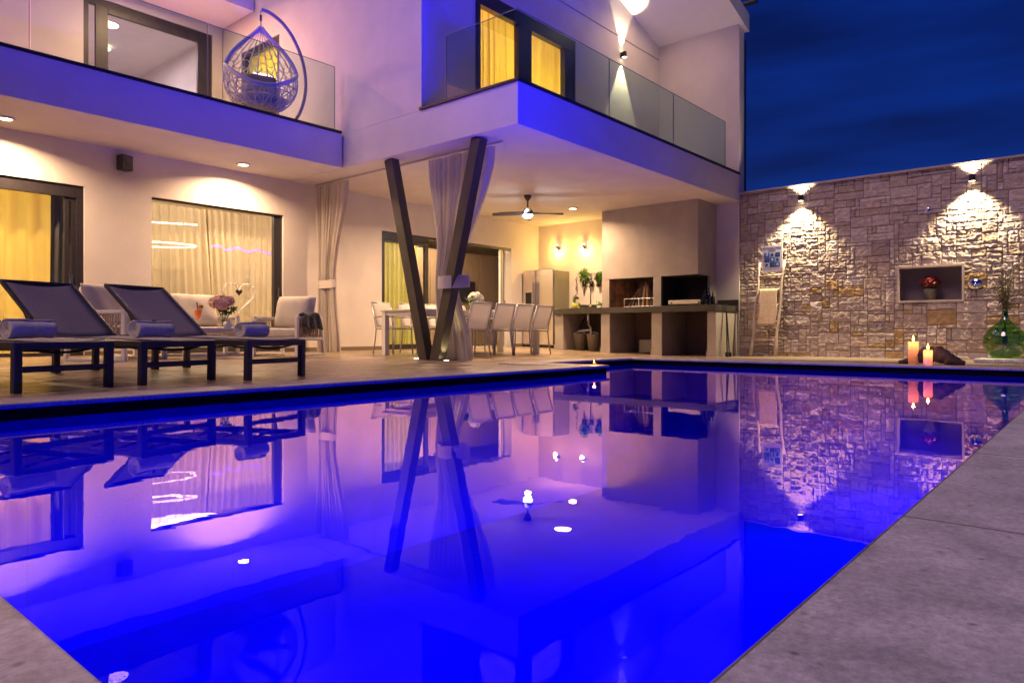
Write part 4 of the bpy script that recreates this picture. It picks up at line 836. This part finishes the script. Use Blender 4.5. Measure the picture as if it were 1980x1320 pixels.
# ================================================================== LOUNGERS
def lounger_proto(back):
    WL, LL, SH = .60, 1.95, .33
    t = thing('sun_lounger', '', 'sun lounger', (0, 0, 0), 0, 'dark sun loungers beside the pool')
    f = MB(); hw = .028
    f.bar((-hw, .0, SH - .03), (WL + hw, .0, SH - .03), .045, .05); f.bar((0, 0.02, SH - .03), (0, LL, SH - .03), .04, .05); f.bar((WL, 0.02, SH - .03), (WL, LL, SH - .03), .04, .05); f.bar((0, LL, SH - .03), (WL, LL, SH - .03), .04, .05)
    f.bar((.03, 0, .15), (WL - .03, 0, .15), .03, .04); f.build('frame', fr_dark, t, bevel=.008)
    for x in (0, WL): MB().bar((x, 0, 0), (x, 0, SH - .01), .052, .05, up=(0, 1, 0)).build('leg', fr_dark, t, bevel=.008)
    for x in (.24, WL - .02):
        l = MB().bar((x, 1.42, .07), (x, 1.42, SH - .05), .05, .045, up=(0, 1, 0)).build('leg', fr_dark, t, bevel=.006); m = MB()
        for dx in (-.014, .014): m.cyl((x + dx - .008, 1.42, .038), (x + dx + .008, 1.42, .038), .034, n=16)
        m.build('castor', plastic_black, l)
    hg = 1.18 if back else 1.9
    MB().grid(lambda u, v: (.02 + (WL - .04) * u, .01 + hg * v, SH + .002 - .012 * math.sin(math.pi * u)), 8, 14).build('seat_sling', sling_dark, t, smooth=True, thick=.006)
    m = MB()
    for k in range(3): m.tube([(WL * u, .05 + .3 * k, SH - .035 - .045 * math.sin(math.pi * u)) for u in [i / 10 for i in range(11)]], .009, 6)
    m.build('support_strap', plastic_black, t)
    if back:
        L_, an = .76, R(36); q = Vector((0, hg, SH + .005)); dr = Vector((0, math.cos(an), math.sin(an)))
        m = MB()
        for x in (0.012, WL - .012): m.bar(Vector((x, hg, SH)), Vector((x, hg, SH)) + dr * L_, .032, .032)
        m.bar(Vector((0, hg, SH)) + dr * L_, Vector((WL, hg, SH)) + dr * L_, .03, .03); b = m.build('backrest', fr_dark, t, bevel=.006)
        MB().grid(lambda u, v: Vector((.02 + (WL - .04) * u, hg, SH + .005)) + dr * (L_ * v) + Vector((0, .012, -.014)) * math.sin(math.pi * u), 8, 10).build('back_sling', sling_dark, b, smooth=True, thick=.006)
        MB().bar((.015, hg + .12, SH - .04), Vector((.015, hg, SH)) + dr * .42, .012).bar((WL - .015, hg + .12, SH - .04), Vector((WL - .015, hg, SH)) + dr * .42, .012).build('back_prop', plastic_black, b)
    return t
l1 = lounger_proto(True); l3p = l1
EA = math.atan2(.25, .968)
foots = [(onz(31, 761, .006), 'dark sun lounger nearest the left edge, only its foot end in view'), (onz(275, 745.5, .006), 'dark sun lounger with raised back in front of the left glass door'), (onz(479, 735.5, .006), 'dark sun lounger with raised back before the middle window, rightmost')]
for i, (p, lb) in enumerate(foots):
    if i == 0: l1.location = (p.x, p.y, .004); l1.rotation_euler = (0, 0, EA); l1['label'] = lb; lo = l1
    else: lo = dup(l1, (p.x, p.y, .004), EA, lb)
    # tilt to follow the sloping terrace
    lo.rotation_euler = (R(1.2), 0, EA)
# rolled towels
def rolled(c, L, r, rz, label, seed):
    rnd = random.Random(seed); t = thing('rolled_towel', label, 'towel', c, rz, 'rolled pool towels')
    turns = 4.3; n = 110
    pr = []
    for i in range(n + 1):
        a_ = turns * 2 * math.pi * i / n; rr = .006 + (r - .006) * i / n; pr.append((rr * math.cos(a_), rr * math.sin(a_) * .93))
    def fn(u, v):
        i = int(round(v * n)); y, z = pr[i]; b = 1 + .05 * math.sin(u * 5 + seed) + .03 * math.sin(u * 14 + i * .2)
        if i < n - 30: b = min(b, 1.0)
        tele = .016 * (1 - i / n) * (1 if u < .5 else -1) * abs(2 * u - 1); return ((u - .5) * L + tele, y * b, z * b + r * .93)
    MB().grid(fn, 14, n).build('rolled_cloth', towel_m, t, smooth=True, thick=.011)
    MB().box(.0, .025, -.004, .004, 1.86 * r + .004, 1.86 * r + .012).build('care_tag', throw_m, t)
for (p, pxl, pxr, py, lb, sd) in ((foots[0][0], 12, 100, 661, 'rolled lilac towel on the leftmost lounger', 1), (foots[1][0], 254, 333, 658, 'rolled lilac towel on the second lounger', 2), (foots[2][0], 456, 519, 656.5, 'rolled blue lilac towel on the rightmost lounger', 4)):
    # lies across the seat, a hand's width in from the foot rail
    u = Vector((math.cos(EA), math.sin(EA), 0)); vv = Vector((-math.sin(EA), math.cos(EA), 0)); base = Vector((p.x, p.y, 0)) + vv * .16
    # abscissa along the seat where the photo shows its middle
    best = min((abs(((b := base + u * s).x * RT[0] + b.y * RT[1]) / (b.x * FW[0] + b.y * FW[1]) * FPX + 990 - (pxl + pxr) / 2), s) for s in [i * .01 for i in range(-10, 80)])[1]
    q = base + u * best; dep = q.x * FW[0] + q.y * FW[1]; Lw = (pxr - pxl) / FPX * dep * .98
    rolled((q.x, q.y, .348), Lw, .066, EA, lb, sd)

# ================================================================== PATIO SET
def pillow(mb, c, sx, sy, sz, M=None):
    """soft square cushion: sx wide, sz tall, sy thick"""
    M = M or Matrix.Identity(3)
    def side(sg):
        def fn(u, v):
            a_, b_ = 2 * u - 1, 2 * v - 1; th = ((1 - a_ ** 4) * (1 - b_ ** 4)) ** .45; pin = 1 - .07 * (a_ * a_ * (1 - b_ * b_) + b_ * b_ * (1 - a_ * a_)) * -1 - .06 * (1 - abs(a_ * b_))
            return Vector(c) + M @ Vector((a_ * sx / 2 * pin, sg * th * sy / 2 * (1 + .05 * math.sin(6 * a_ + 3 * b_)), b_ * sz / 2 * pin))
        return fn
    mb.grid(side(1), 14, 14); mb.grid(side(-1), 14, 14); return mb
def armchair(label, w=.70):
    """front faces -y, width along x"""
    D, AH, SH = .74, .58, .28
    t = thing('patio_armchair' if w < 1 else 'patio_sofa', label, 'armchair' if w < 1 else 'sofa', (0, 0, 0), 0, 'white framed patio seats' if w < 1 else None)
    for x in (0, w):
        m = MB(); m.bar((x, 0, 0), (x, 0, AH), .045, .05, up=(0, 1, 0)); m.bar((x, -.02, AH - .02), (x, D - .05, AH - .02), .045, .04); m.bar((x, 0, .02), (x, D, .02), .045, .035); m.bar((x, D - .09, AH - .02), (x, D, .0), .045, .05, up=(1, 0, 0)); m.bar((x, 0.02, .26), (x, D - .03, .26), .04, .04)
        s_ = m.build('side_frame', white_metal, t, bevel=.006); m = MB()
        for k in range(20): y = .04 + (D - .14) * k / 19; m.tube([(x, y, .28), (x + .014 * (-1) ** k, y + .012, .41), (x, y, AH - .04)], .0085, 5)
        m.tube([(x, .03, .42), (x, D - .08, .42)], .010, 5); m.build('rope_panel', rope_m, s_)
    m = MB(); m.bar((0.02, 0.01, .25), (w - .02, .01, .25), .05, .045); m.bar((.02, D - .04, .25), (w - .02, D - .04, .25), .04, .045); m.bar((.02, D - .05, AH), (w - .02, D - .05, AH), .04, .045)
    for k in range(int(w / .09)): m.bar((.06 + .09 * k, D - .05, .26), (.06 + .09 * k, D - .05, AH), .012, .012)
    m.build('seat_frame', white_metal, t, bevel=.005)
    MB().box(.03, w - .03, -.01, D - .10, SH, SH + .13).build('seat_cushion', cushion_m, t, bevel=.035, seg=4, smooth=True)
    nb = 1 if w < 1 else 2; ww = (w - .06) / nb
    for k in range(nb): pillow(MB(), (.03 + ww * (k + .5), D - .22, SH + .13 + .24), ww * .98, .24, .50, Matrix.Rotation(R(-16), 3, 'X')).build('back_cushion', cushion_m, t, smooth=True)
    return t
ac = armchair('white framed armchair behind the loungers, in front of the left door wall')
# left chair: near arm from (3.15,8.40) front to (2.75,9.0) back; faces (.55,-.83)
def place_chair(o, front_pt, facing, left=True, w=.70):
    a_ = math.atan2(facing[1], facing[0]) + math.pi / 2     # local -y -> facing
    o.rotation_euler = (0, 0, a_); o.location = (front_pt[0], front_pt[1], zd(*front_pt) - .002)
place_chair(ac, (3.13, 8.42), (.52, -.85)); ac.rotation_euler[2]
ac2 = dup(ac, (0, 0, 0), 0, 'white framed armchair with dark throw right of the flowers')
place_chair(ac2, (5.25, 9.42), (-.90, -.44))
sofa = armchair('white framed two seat sofa under the middle window', 1.45); place_chair(sofa, (3.75, 9.72), (0.05, -1))
# throws
def throw(loc, rz, label, sx, sz, seed, ov=.28):
    rnd = random.Random(seed); ph = [rnd.uniform(0, 6) for _ in range(6)]
    def fn(u, v):
        s = (v - .5) * 2; x = (u - .5) * sx * (1 + .12 * math.sin(5 * v + ph[0])); r_ = .045
        if abs(s) < .2: y = s * .25; z = .035 - .2 * s * s
        else: y = math.copysign(.05 + .03 * abs(s), s); z = .03 - (abs(s) - .2) * sz
        return (x, y + .022 * math.sin(17 * u + ph[1] + s), z + .02 * math.sin(9 * u + ph[2]) + .015 * math.sin(23 * u + 4 * s + ph[3]))
    o = MB().grid(fn, 34, 26).build('throw_blanket', throw_m, smooth=True, thick=.012); o.location = loc; o.rotation_euler = (0, 0, rz); return tag(o, label, 'blanket')
rz2 = math.atan2(-.44, -.90) + math.pi / 2; near = Vector((5.25, 9.42, 0)) + Matrix.Rotation(rz2, 3, 'Z') @ Vector((.70, .33, 0))
throw((near.x, near.y, .63), rz2 + R(90), 'crumpled dark throw over the near arm of the right armchair', .46, .26, 3)
rz1 = math.atan2(-.85, .52) + math.pi / 2; far = Vector((3.13, 8.42, 0)) + Matrix.Rotation(rz1, 3, 'Z') @ Vector((.55, .60, 0))
throw((far.x, far.y, .86), rz1, 'olive grey throw over the back of the left armchair', .36, .40, 8)
# coffee table
ct = thing('coffee_table', 'low white coffee table with cocktail and peonies', 'coffee table', (3.95, 8.72, zd(4, 8.8)), R(3))
m = MB(); TT = .385
for x in (0, .85):
    MB().bar((x, 0, 0), (x, 0, TT - .06), .05, .05, up=(0, 1, 0)).build('leg', white_metal, ct, bevel=.005); MB().bar((x, .55, 0), (x, .55, TT - .06), .05, .05, up=(0, 1, 0)).build('leg', white_metal, ct, bevel=.005)
MB().box(-.03, .88, -.03, .58, TT - .06, TT).build('table_top', plastic_white, ct, bevel=.008); m.bar((0, 0, .03), (.85, 0, .03), .03); m.bar((0, .55, .03), (.85, .55, .03), .03); m.build('stretcher', white_metal, ct)
zt_c = zd(4, 8.8) + TT + .001
def on_table(px, off): # point on the table top at that photo column, off metres behind its near edge
    d_ = _d(px, 600); y = 8.74 + off; k = y / d_[1]; return (d_[0] * k, y, zt_c)
t = thing('cocktail_glass', 'orange cocktail with black straw on the coffee table', 'drink', on_table(383, .15))
MB().lathe([(.001, .001), (.038, .001), (.036, .008), (.006, .012), (.006, .09), (.04, .13), (.052, .20), (.045, .26), (.042, .26), (.048, .20), (.036, .135), (.001, .095)], n=22).build('goblet', glassy('goblet_glass', (.97, .97, .97), .05), t, smooth=True)
MB().lathe([(.001, .10), (.034, .137), (.046, .20), (.044, .235), (.001, .235)], n=18).build('cocktail', mat('orange_drink_glow', (.85, .16, .02), .3, emit=(1, .2, .03), es=.25), t, smooth=True)  # drink emits faintly in place of light shining through it
MB().tube([(0, 0, .14), (-.015, 0, .33)], .006, 6).build('straw', plastic_black, t); MB().cyl((.03, 0, .25), (.036, .004, .29), .03, n=14).build('orange_slice', mat('orange_rind', (.8, .35, .04), .5), t)
t = thing('flower_vase', 'glass vase with pink peonies on the coffee table', 'flower vase', on_table(432, .2))
MB().lathe([(.001, .001), (.05, .001), (.06, .15), (.057, .15), (.047, .01)], n=22).build('vase', glassy('vase_glass', (.95, .95, .92), .06), t, smooth=True)
for (x, y, z, r_) in ((-.10, 0, .33, .09), (-.01, .05, .37, .085), (.07, 0, .36, .075), (-.04, -.06, .31, .08)): flower_head((x, y, z), (r_, r_, r_ * .8), 260, pink_m, t, 'bloom', .05)
m = MB()
for (x, y) in ((-.1, 0), (0, .05), (.07, 0), (.18, -.02)): m.tube([(0, 0, .03), (x * .4, y * .4, .18), (x, y, .29)], .007, 6)
m.leaves((.07, 0, .25), .07, 26, .09); m.build('stems', leaf_dark, t)
p = on_table(441, .1); t = thing('jar', 'round pale lidded jar beside the peonies', 'jar', p); MB().lathe([(.001, .0), (.05, .0), (.06, .04), (.055, .085), (.001, .09)], n=20).build('jar_body', white_pot, t, smooth=True); MB().ell((0, 0, .10), (.02, .02, .015)).build('knob', white_pot, t)
# heart ornament of wire
hp = ony(462, 572, YF - .06); hs = .30
def heart(t_, s): return (s * 16 * math.sin(t_) ** 3 / 17, s * (13 * math.cos(t_) - 5 * math.cos(2 * t_) - 2 * math.cos(3 * t_) - math.cos(4 * t_)) / 17)
t = thing('wire_heart', 'large white wire heart hanging before the middle window', 'ornament', (hp.x, YF - .06, hp.z), 0)
m = MB(); rnd = random.Random(4)
for s in (hs * .92, hs): m.tube([(heart(q, s)[0], rnd.uniform(-.01, .01), heart(q, s)[1]) for q in [i * 2 * math.pi / 60 for i in range(60)]], .004, 5, True)
for i in range(90):
    q = rnd.uniform(0, 6.28); a_ = heart(q, hs * rnd.uniform(.9, 1.02)); b_ = heart(q + rnd.uniform(.05, .25), hs * rnd.uniform(.86, 1.04)); m.tube([(a_[0], 0, a_[1]), (b_[0], rnd.uniform(-.03, .03), b_[1])], .004, 4)
m.build('wire', white_metal, t)
hm = MB(); pts = [heart(i * 2 * math.pi / 30, .06) for i in range(30)]; hm.add([(x, -.006, z + .06) for x, z in pts] + [(x, .006, z + .06) for x, z in pts], [tuple(range(30)), tuple(range(59, 29, -1))] + [(i, i + 30, (i + 1) % 30 + 30, (i + 1) % 30) for i in range(30)]); hm.build('small_heart', fr_brown, t); MB().tube([(0, 0, .115), (0, 0, .17)], .002, 4).build('thread', fr_brown, t)

# ================================================================== DINING SET
tb = thing('dining_table', 'long white outdoor dining table between two rows of chairs', 'dining table'); TX, TX2, TY, TY2, TH = 7.40, 10.35, 8.20, 9.18, .765
MB().box(TX - .03, TX2 + .03, TY - .03, TY2 + .03, TH - .022, TH).build('table_top', plastic_white, tb, bevel=.004); MB().box(TX + .01, TX2 - .01, TY + .01, TY + .04, TH - .09, TH - .023).box(TX + .01, TX2 - .01, TY2 - .04, TY2 - .01, TH - .09, TH - .023).box(TX + .01, TX + .04, TY + .041, TY2 - .041, TH - .09, TH - .023).box(TX2 - .04, TX2 - .01, TY + .041, TY2 - .041, TH - .09, TH - .023).build('apron', white_metal, tb)
for x in (TX + .04, TX2 - .04):
    for y in (TY + .04, TY2 - .04): MB().box(x - .045, x + .045, y - .045, y + .045, zd(x, y) - .003, TH - .0235).build('leg', white_metal, tb, bevel=.004)
def dchair():
    """seat faces +y (towards the table), back at y=0"""
    t = thing('dining_chair', '', 'dining chair', (0, 0, 0), 0, 'white sling dining chairs'); w = .23; r_ = .0125
    for s in (-1, 1):
        x = s * w; m = MB().tube([(x, -.03, 0), (x, .02, .22), (x, .045, .42), (x * .98, .0, .60), (x * .95, -.09, .88)], r_, 8); m.build('back_leg', alu, t, smooth=True)
        MB().tube([(x, .46, 0), (x, .44, .30), (x, .42, .62)], r_, 8).build('front_leg', alu, t, smooth=True)
        MB().tube([(x, .46, .625), (x, .25, .64), (x, .02, .625)], [.016, .018, .014], 8).build('armrest', alu, t, smooth=True)
    MB().tube([(-w * .95, -.09, .88), (w * .95, -.09, .88)], r_, 8).build('top_rail', alu, t, smooth=True)
    m = MB().tube([(-w, .05, .43), (w, .05, .43)], r_, 8).tube([(-w, .44, .43), (w, .44, .43)], r_, 8).tube([(-w, .05, .43), (-w, .44, .43)], r_, 8).tube([(w, .05, .43), (w, .44, .43)], r_, 8)
    m.build('frame', alu, t, smooth=True)
    MB().grid(lambda u, v: ((2 * u - 1) * (w - .015), .05 + .39 * v, .437 - .012 * math.sin(math.pi * u)), 6, 6).build('seat', sling, t, smooth=True, thick=.004)
    MB().grid(lambda u, v: ((2 * u - 1) * (w * .975 - .012), .045 - .045 * cl(v * 2.4) - .09 * max(0, v - .4) / .6 + .01 * math.sin(math.pi * u), .455 + .415 * v), 6, 8).build('backrest', sling, t, smooth=True, thick=.004)
    return t
dc = dchair(); nm_near = ['near side dining chair closest to the V-shaped column', 'second dining chair of the near row from the V-shaped column', 'third dining chair of the near row from the V-shaped column', 'near side dining chair closest to the fridge']
nm_far = ['far side dining chair at the left end of the table', 'second far side dining chair from the left', 'third far side dining chair, half hidden by the V-shaped column', 'far side dining chair at the kitchen end']
for i, px in enumerate((926, 972, 1010, 1047)):
    y = 7.92; d_ = _d(px, 600); x = d_[0] * y / d_[1]; rz_ = R((-6, -4, -3, -2)[i])
    if i == 0: dc.location = (x, y, zd(x, y)); dc.rotation_euler = (0, 0, rz_); dc['label'] = nm_near[0]
    else: dup(dc, (x, y, zd(x, y)), rz_, nm_near[i])
for i, x in enumerate((7.80, 8.42, 9.04, 9.66)): dup(dc, (x, 9.62, zd(x, 9.6)), R(180 + (5, -3, 3, 0)[i]), nm_far[i])
p = (9.15, 8.72, TH + .001); t = thing('flower_vase', 'white hydrangea in a glass vase on the dining table', 'flower vase', p)
MB().lathe([(.001, .001), (.045, .001), (.06, .17), (.056, .17), (.042, .01)], n=20).build('vase', MATS['vase_glass'], t, smooth=True)
flower_head((0, -.0, .25), (.13, .13, .10), 520, white_pet, t, 'bloom', .05); flower_head((.11, .05, .24), (.11, .11, .09), 320, white_pet, t, 'bloom', .05); MB().leaves((-.09, -.02, .19), .08, 30, .09).tube([(0, 0, .02), (0, 0, .2)], .007, 6).build('leaves', leaf, t)
for x, lb in ((8.9, 'left'), (9.35, 'right')): tag(MB().lathe([(.001, .0), (.07, .0), (.085, .03), (.08, .03), (.065, .006)], c=(x, 8.45, TH + .001), n=20).build('small_bowl', plastic_white, smooth=True), 'small white bowl on the dining table, %s of the vase' % lb, 'bowl', 'bowls on the table')
p = ony(777, 588, 9.4); 

# ================================================================== HANGING EGG CHAIR
EC = Vector((5.72, 10.05, 3.79)); face = math.atan2(-EC.y, -EC.x)
ec = thing('hanging_egg_chair', 'white woven egg shaped swing chair on a curved stand', 'hanging chair', EC, face + math.pi / 2 + R(6))   # local -y looks at the pool
He, Rm = 1.34, .55
def itp(tb, u):
    for i in range(len(tb) - 1):
        if u <= tb[i + 1][0]:
            p0, p1, p2, p3 = tb[max(0, i - 1)][1], tb[i][1], tb[i + 1][1], tb[min(len(tb) - 1, i + 2)][1]; s = (u - tb[i][0]) / (tb[i + 1][0] - tb[i][0]); return .5 * (2 * p1 + (p2 - p0) * s + (2 * p0 - 5 * p1 + 4 * p2 - p3) * s * s + (3 * p1 - p0 - 3 * p2 + p3) * s ** 3)
    return tb[-1][1]
RT_ = [(0, 0), (.03, .34), (.09, .64), (.17, .84), (.28, .97), (.38, 1.0), (.50, .95), (.62, .82), (.73, .62), (.83, .39), (.91, .20), (.96, .09), (1, .02)]
WT_ = [(0, 0), (.02, .27), (.06, .47), (.13, .68), (.22, .85), (.33, .95), (.42, .96), (.55, .86), (.68, .64), (.80, .39), (.90, .19), (.96, .08), (1, .02)]
Z0_ = .22 * He
def er2(z): return Rm * max(0, itp(RT_, min(1, max(0, z / He))))
def hwz(z): return min(Rm * max(0, itp(WT_, cl((z - Z0_) / (He - Z0_)))), er2(z) * .985)
def spt(z, ph): r_ = er2(z); return Vector((r_ * math.sin(ph), -r_ * math.cos(ph), z))   # ph=0 front
def inside_open(p): return p.z > Z0_ and p.y < 0 and abs(p.x) < hwz(p.z)
m = MB()
def strand(pts, rad=.0085):
    run = []
    for p in pts:
        if inside_open(p):
            if len(run) > 1: m.tube(run, rad, 5)
            run = []
        else: run.append(p)
    if len(run) > 1: m.tube(run, rad, 5)
for k in range(20): strand([spt(He * (.03 + .95 * i / 30), 2 * math.pi * k / 20) for i in range(31)])
for z in (.10, .19, .28, .37): strand([spt(z, 2 * math.pi * i / 48) for i in range(49)])
for k in range(14):
    for sg in (1, -1): strand([spt(.06 + .80 * i / 26, 2 * math.pi * k / 14 + sg * 1.5 * i / 26) for i in range(27)])
for z in (.50, .60, .70, .80, .90, 1.0): strand([spt(z + .03 * math.sin(i * 1.05), math.pi * .5 + math.pi * i / 30) for i in range(31)], .006)
m.build('woven_shell', mat('wicker_white', (.66, .60, .62), .6, var=.15, vs=60), ec, smooth=True)
zs_ = [Z0_ + (He - Z0_) * (i / 46) ** 1.6 for i in range(47)]
right = [Vector((hwz(z), -math.sqrt(max(0, er2(z) ** 2 - hwz(z) ** 2)), z)) for z in zs_]; left = [Vector((-p.x, p.y, p.z)) for p in right[1:]]
MB().tube(left[::-1] + right, .032, 10).build('rim', mat('wicker_rim', (.58, .50, .62), .6, var=.15, vs=80), ec, smooth=True)
MB().lathe([(.001, .06), (.24, .08), (.36, .15), (.38, .21), (.28, .26), (.001, .26)], n=26).build('seat_cushion', mat('grey_cushion', (.50, .43, .38), .95, bump=.4, bs=120), ec, smooth=True)
pillow(MB(), (0, .14, .50), .50, .17, .30, Matrix.Rotation(R(-12), 3, 'X')).build('pillow', mat('mauve_pillow', (.36, .28, .28), .95, bump=.5, bs=100), ec, smooth=True)
pillow(MB(), (0, .0, .35), .56, .30, .16).build('pillow', MATS['grey_cushion'], ec, smooth=True)
MB().tube([(0, 0, He), (0, 0, He + .10)], .012, 8).tube([(0, 0, He + .10), (0, 0, He + .19)], .022, 10).tube([(0, 0, He + .19), (0, 0, He + .27)], .006, 6).build('hanger', steel, ec)
# curved stand, springs from a base ring and arches over
arc = [Vector((.0, .0, He + .28)), Vector((.14, .02, He + .26)), Vector((.34, .05, He + .14)), Vector((.52, .09, He - .08)), Vector((.66, .14, He - .40)), Vector((.71, .20, He - .78)), Vector((.64, .28, He - 1.14)), Vector((.46, .36, He - 1.42)), Vector((.36, .40, -.17))]
arc2 = []
for i in range(len(arc) - 1):
    p0, p1, p2, p3 = arc[max(0, i - 1)], arc[i], arc[i + 1], arc[min(len(arc) - 1, i + 2)]
    for k in range(6): s = k / 6; arc2.append(.5 * ((2 * p1) + (p2 - p0) * s + (2 * p0 - 5 * p1 + 4 * p2 - p3) * s * s + (3 * p1 - p0 - 3 * p2 + p3) * s ** 3))
arc2.append(arc[-1])
stand_m = mat('stand_lilac', (.34, .28, .36), .45, .2)
MB().tube(arc2, .027, 10).build('stand', stand_m, ec, smooth=True)
MB().tube([(.5 * math.cos(q), .5 * math.sin(q), -.165) for q in [i * 2 * math.pi / 40 for i in range(40)]], .024, 8, True).build('base_ring', stand_m, ec, smooth=True)
# green plant by the yellow window
t = thing('potted_plant', 'leafy green plant behind the hanging chair', 'potted plant', (6.35, 11.6, ZT + .001)); MB().lathe([(.001, 0), (.14, 0), (.18, .3), (.16, .3), (.001, .28)], n=20).build('pot', white_pot, t, smooth=True); MB().leaves((0, 0, .62), .26, 300, .13, 1.5).build('leaves', leaf, t)

# ================================================================== POOL SIDE THINGS
def candle(c, r, h, col, label, burn=1):
    fs = 1 if h > .1 else .45
    t = thing('candle', label, 'candle', c, 0, 'burning pillar candles by the pool' if h > .1 else None)
    MB().lathe([(.001, 0), (r, 0), (r, h - .006), (r - .006, h), (r * .6, h - .004), (.001, h - .012)], n=28).build('wax', col, t, smooth=True)
    MB().tube([(0, 0, h - .012), (.002, 0, h + .012)], .0025, 6).build('wick', plastic_black, t)
    MB().lathe([(.001, h + .003), (.011 * fs, h + .016 * fs), (.014 * fs, h + .030 * fs), (.008 * fs, h + .055 * fs), (.001, h + .080 * fs)], n=12).build('flame', flame_m, t, smooth=True)
    lamp('POINT', (c[0], c[1], c[2] + h + .05), 9 * burn, (1, .40, .10), .012)
    if h > .1: lamp('POINT', (c[0], c[1], c[2] + h - .035), 1.1, (1, .36, .06), .012)   # added lamp inside the wax, stands for the flame's glow through it
cx_ = onz(1766, 705, .003); wax2 = wax_shell
c1_ = onz(1766, 704, .003); candle((max(c1_.x, PX1 + .07), c1_.y, .003), .056, .275, wax2, 'taller pillar candle burning on the far pool edge')
c2_ = onz(1775, 706.5, .003); candle((max(c2_.x - .02, PX1 + .045) , c2_.y - .09, .003), .047, .18, wax2, 'shorter pillar candle burning in front of the taller one')
c3 = onz(1144, 705.5, .003); candle((PXR - .10, min(max(c3.y, PY1 + .06), 5), .003), .022, .022, mat('tealight_tin', (.5, .25, .2), .4), 'tiny tealight burning at the coping corner', .3)
# driftwood / dark boulder lump
dwp = [(onz(px, 706 if i else 704, 0), rr) for i, (px, rr) in enumerate(((1738, .015), (1768, .03), (1795, .055), (1820, .07), (1848, .055), (1873, .012)))]
b0_ = Vector((PX1 + .30, 0, 0)); m = MB(); path = []; rad = []
for k, (px, rr) in enumerate(((1737, .018), (1760, .05), (1790, .10), (1815, .105), (1840, .075), (1872, .015))):
    y = onx(px, 700, PX1 + .36).y; path.append((PX1 + .36 + .02 * math.sin(k), y, max(rr * .72, .012) + .012 + (.05 if k in (2, 3) else 0))); rad.append(rr)
pp_ = []; rr_ = []
for i in range(len(path) - 1):
    for s in range(6): pp_.append(Vector(path[i]).lerp(Vector(path[i + 1]), s / 6)); rr_.append((rad[i] + (rad[i + 1] - rad[i]) * s / 6) * (1 + .10 * math.sin(i * 7 + s * 2.3)))
m.tube(pp_, rr_, 14); dw = m.build('driftwood', mat('driftwood_dark', (.035, .026, .032), .8, var=.5, vs=14, bump=1.0, bs=18, stretch=(1, .2, 1)), smooth=True); tag(dw, 'dark weathered driftwood log behind the candles', 'driftwood')
for v_ in dw.data.vertices: v_.co.x += .012 * math.sin(v_.co.y * 40 + v_.co.z * 60); v_.co.z = max(v_.co.z * .92, .004)
# paving slab, demijohn with branches
vz = -.028; vp = onz(1943, 697, vz)
tag(MB().box(vp.x - .75, vp.x + .05, vp.y - .75, vp.y + .30, -.04, .012).build('stone_slab', marble_m, bevel=.01), 'pale stone slab lying in front of the green demijohn', 'stone slab')
t = thing('glass_demijohn', 'big green glass demijohn holding dry leafy branches', 'vase', (vp.x + .02, vp.y, .013))
prof = [(.001, .004), (.12, .0), (.20, .03), (.262, .12), (.285, .22), (.27, .32), (.22, .41), (.14, .49), (.07, .56), (.042, .62), (.038, .70), (.05, .715), (.046, .722), (.032, .71), (.034, .63), (.062, .56), (.13, .485), (.21, .405), (.26, .32), (.275, .22), (.253, .125), (.19, .04), (.001, .02)]
prof2 = []
for i in range(len(prof) - 1):
    for s in range(3): prof2.append(tuple(prof[i][k] + (prof[i + 1][k] - prof[i][k]) * s / 3 for k in (0, 1)))
MB().lathe([p for p in prof2 if True][:44], n=44).build('glass_body', glassy('green_glass', (.36, .62, .14), .10), t, smooth=True)
m = MB(); lm = MB(); rnd = random.Random(31)
for i in range(34):
    a_ = rnd.uniform(0, 6.28); sp_ = rnd.uniform(.05, .36); hh = rnd.uniform(1.05, 1.62) - sp_ * .35
    pts = [Vector((.03 * math.cos(a_ + 3), .03 * math.sin(a_ + 3), rnd.uniform(.08, .25))), Vector((.012 * math.cos(a_), .012 * math.sin(a_), .68)), Vector((sp_ * .35 * math.cos(a_), sp_ * .35 * math.sin(a_), .68 + (hh - .68) * .5)), Vector((sp_ * math.cos(a_), sp_ * math.sin(a_), hh))]
    m.tube(pts, [.004, .004, .003, .0015], 5)
    for k in range(34):
        s = rnd.uniform(.12, 1); q = pts[1].lerp(pts[2], s * 2) if s < .5 else pts[2].lerp(pts[3], s * 2 - 1)
        d_ = Vector((rnd.gauss(0, 1), rnd.gauss(0, 1), rnd.uniform(.0, 1.4))).normalized(); ln = rnd.uniform(.018, .05); e_ = d_.cross(Vector((rnd.gauss(0, 1), rnd.gauss(0, 1), rnd.gauss(0, 1)))).normalized()
        q = q + Vector((rnd.gauss(0, .02), rnd.gauss(0, .02), rnd.gauss(0, .02))); lm.add([q, q + d_ * ln * .5 + e_ * ln * .16, q + d_ * ln, q + d_ * ln * .5 - e_ * ln * .16], [(0, 1, 2, 3)])
m.build('stems', mat('dry_stem', (.11, .10, .04), .8), t); lm.build('leaves', mat('dry_leaf', (.22, .20, .09), .8, var=.5, vs=40), t)
for lb, y in (('right spot lamp on the floor by the V-shaped column foot', 7.22), ('left spot lamp on the floor by the V-shaped column foot', 7.86)):
    t = thing('floor_spot', lb, 'floor lamp', (6.98, y, zd(7, y) + .0005), 0, 'recessed floor spots'); MB().cyl((0, 0, 0), (0, 0, .006), .05).build('trim_ring', steel, t); MB().cyl((0, 0, .0065), (0, 0, .008), .036).build('lens', lit, t)
    lamp('SPOT', (6.98, y, .03), 16, (1, .85, .4), .02, (180, 0, 0), 70, .6)
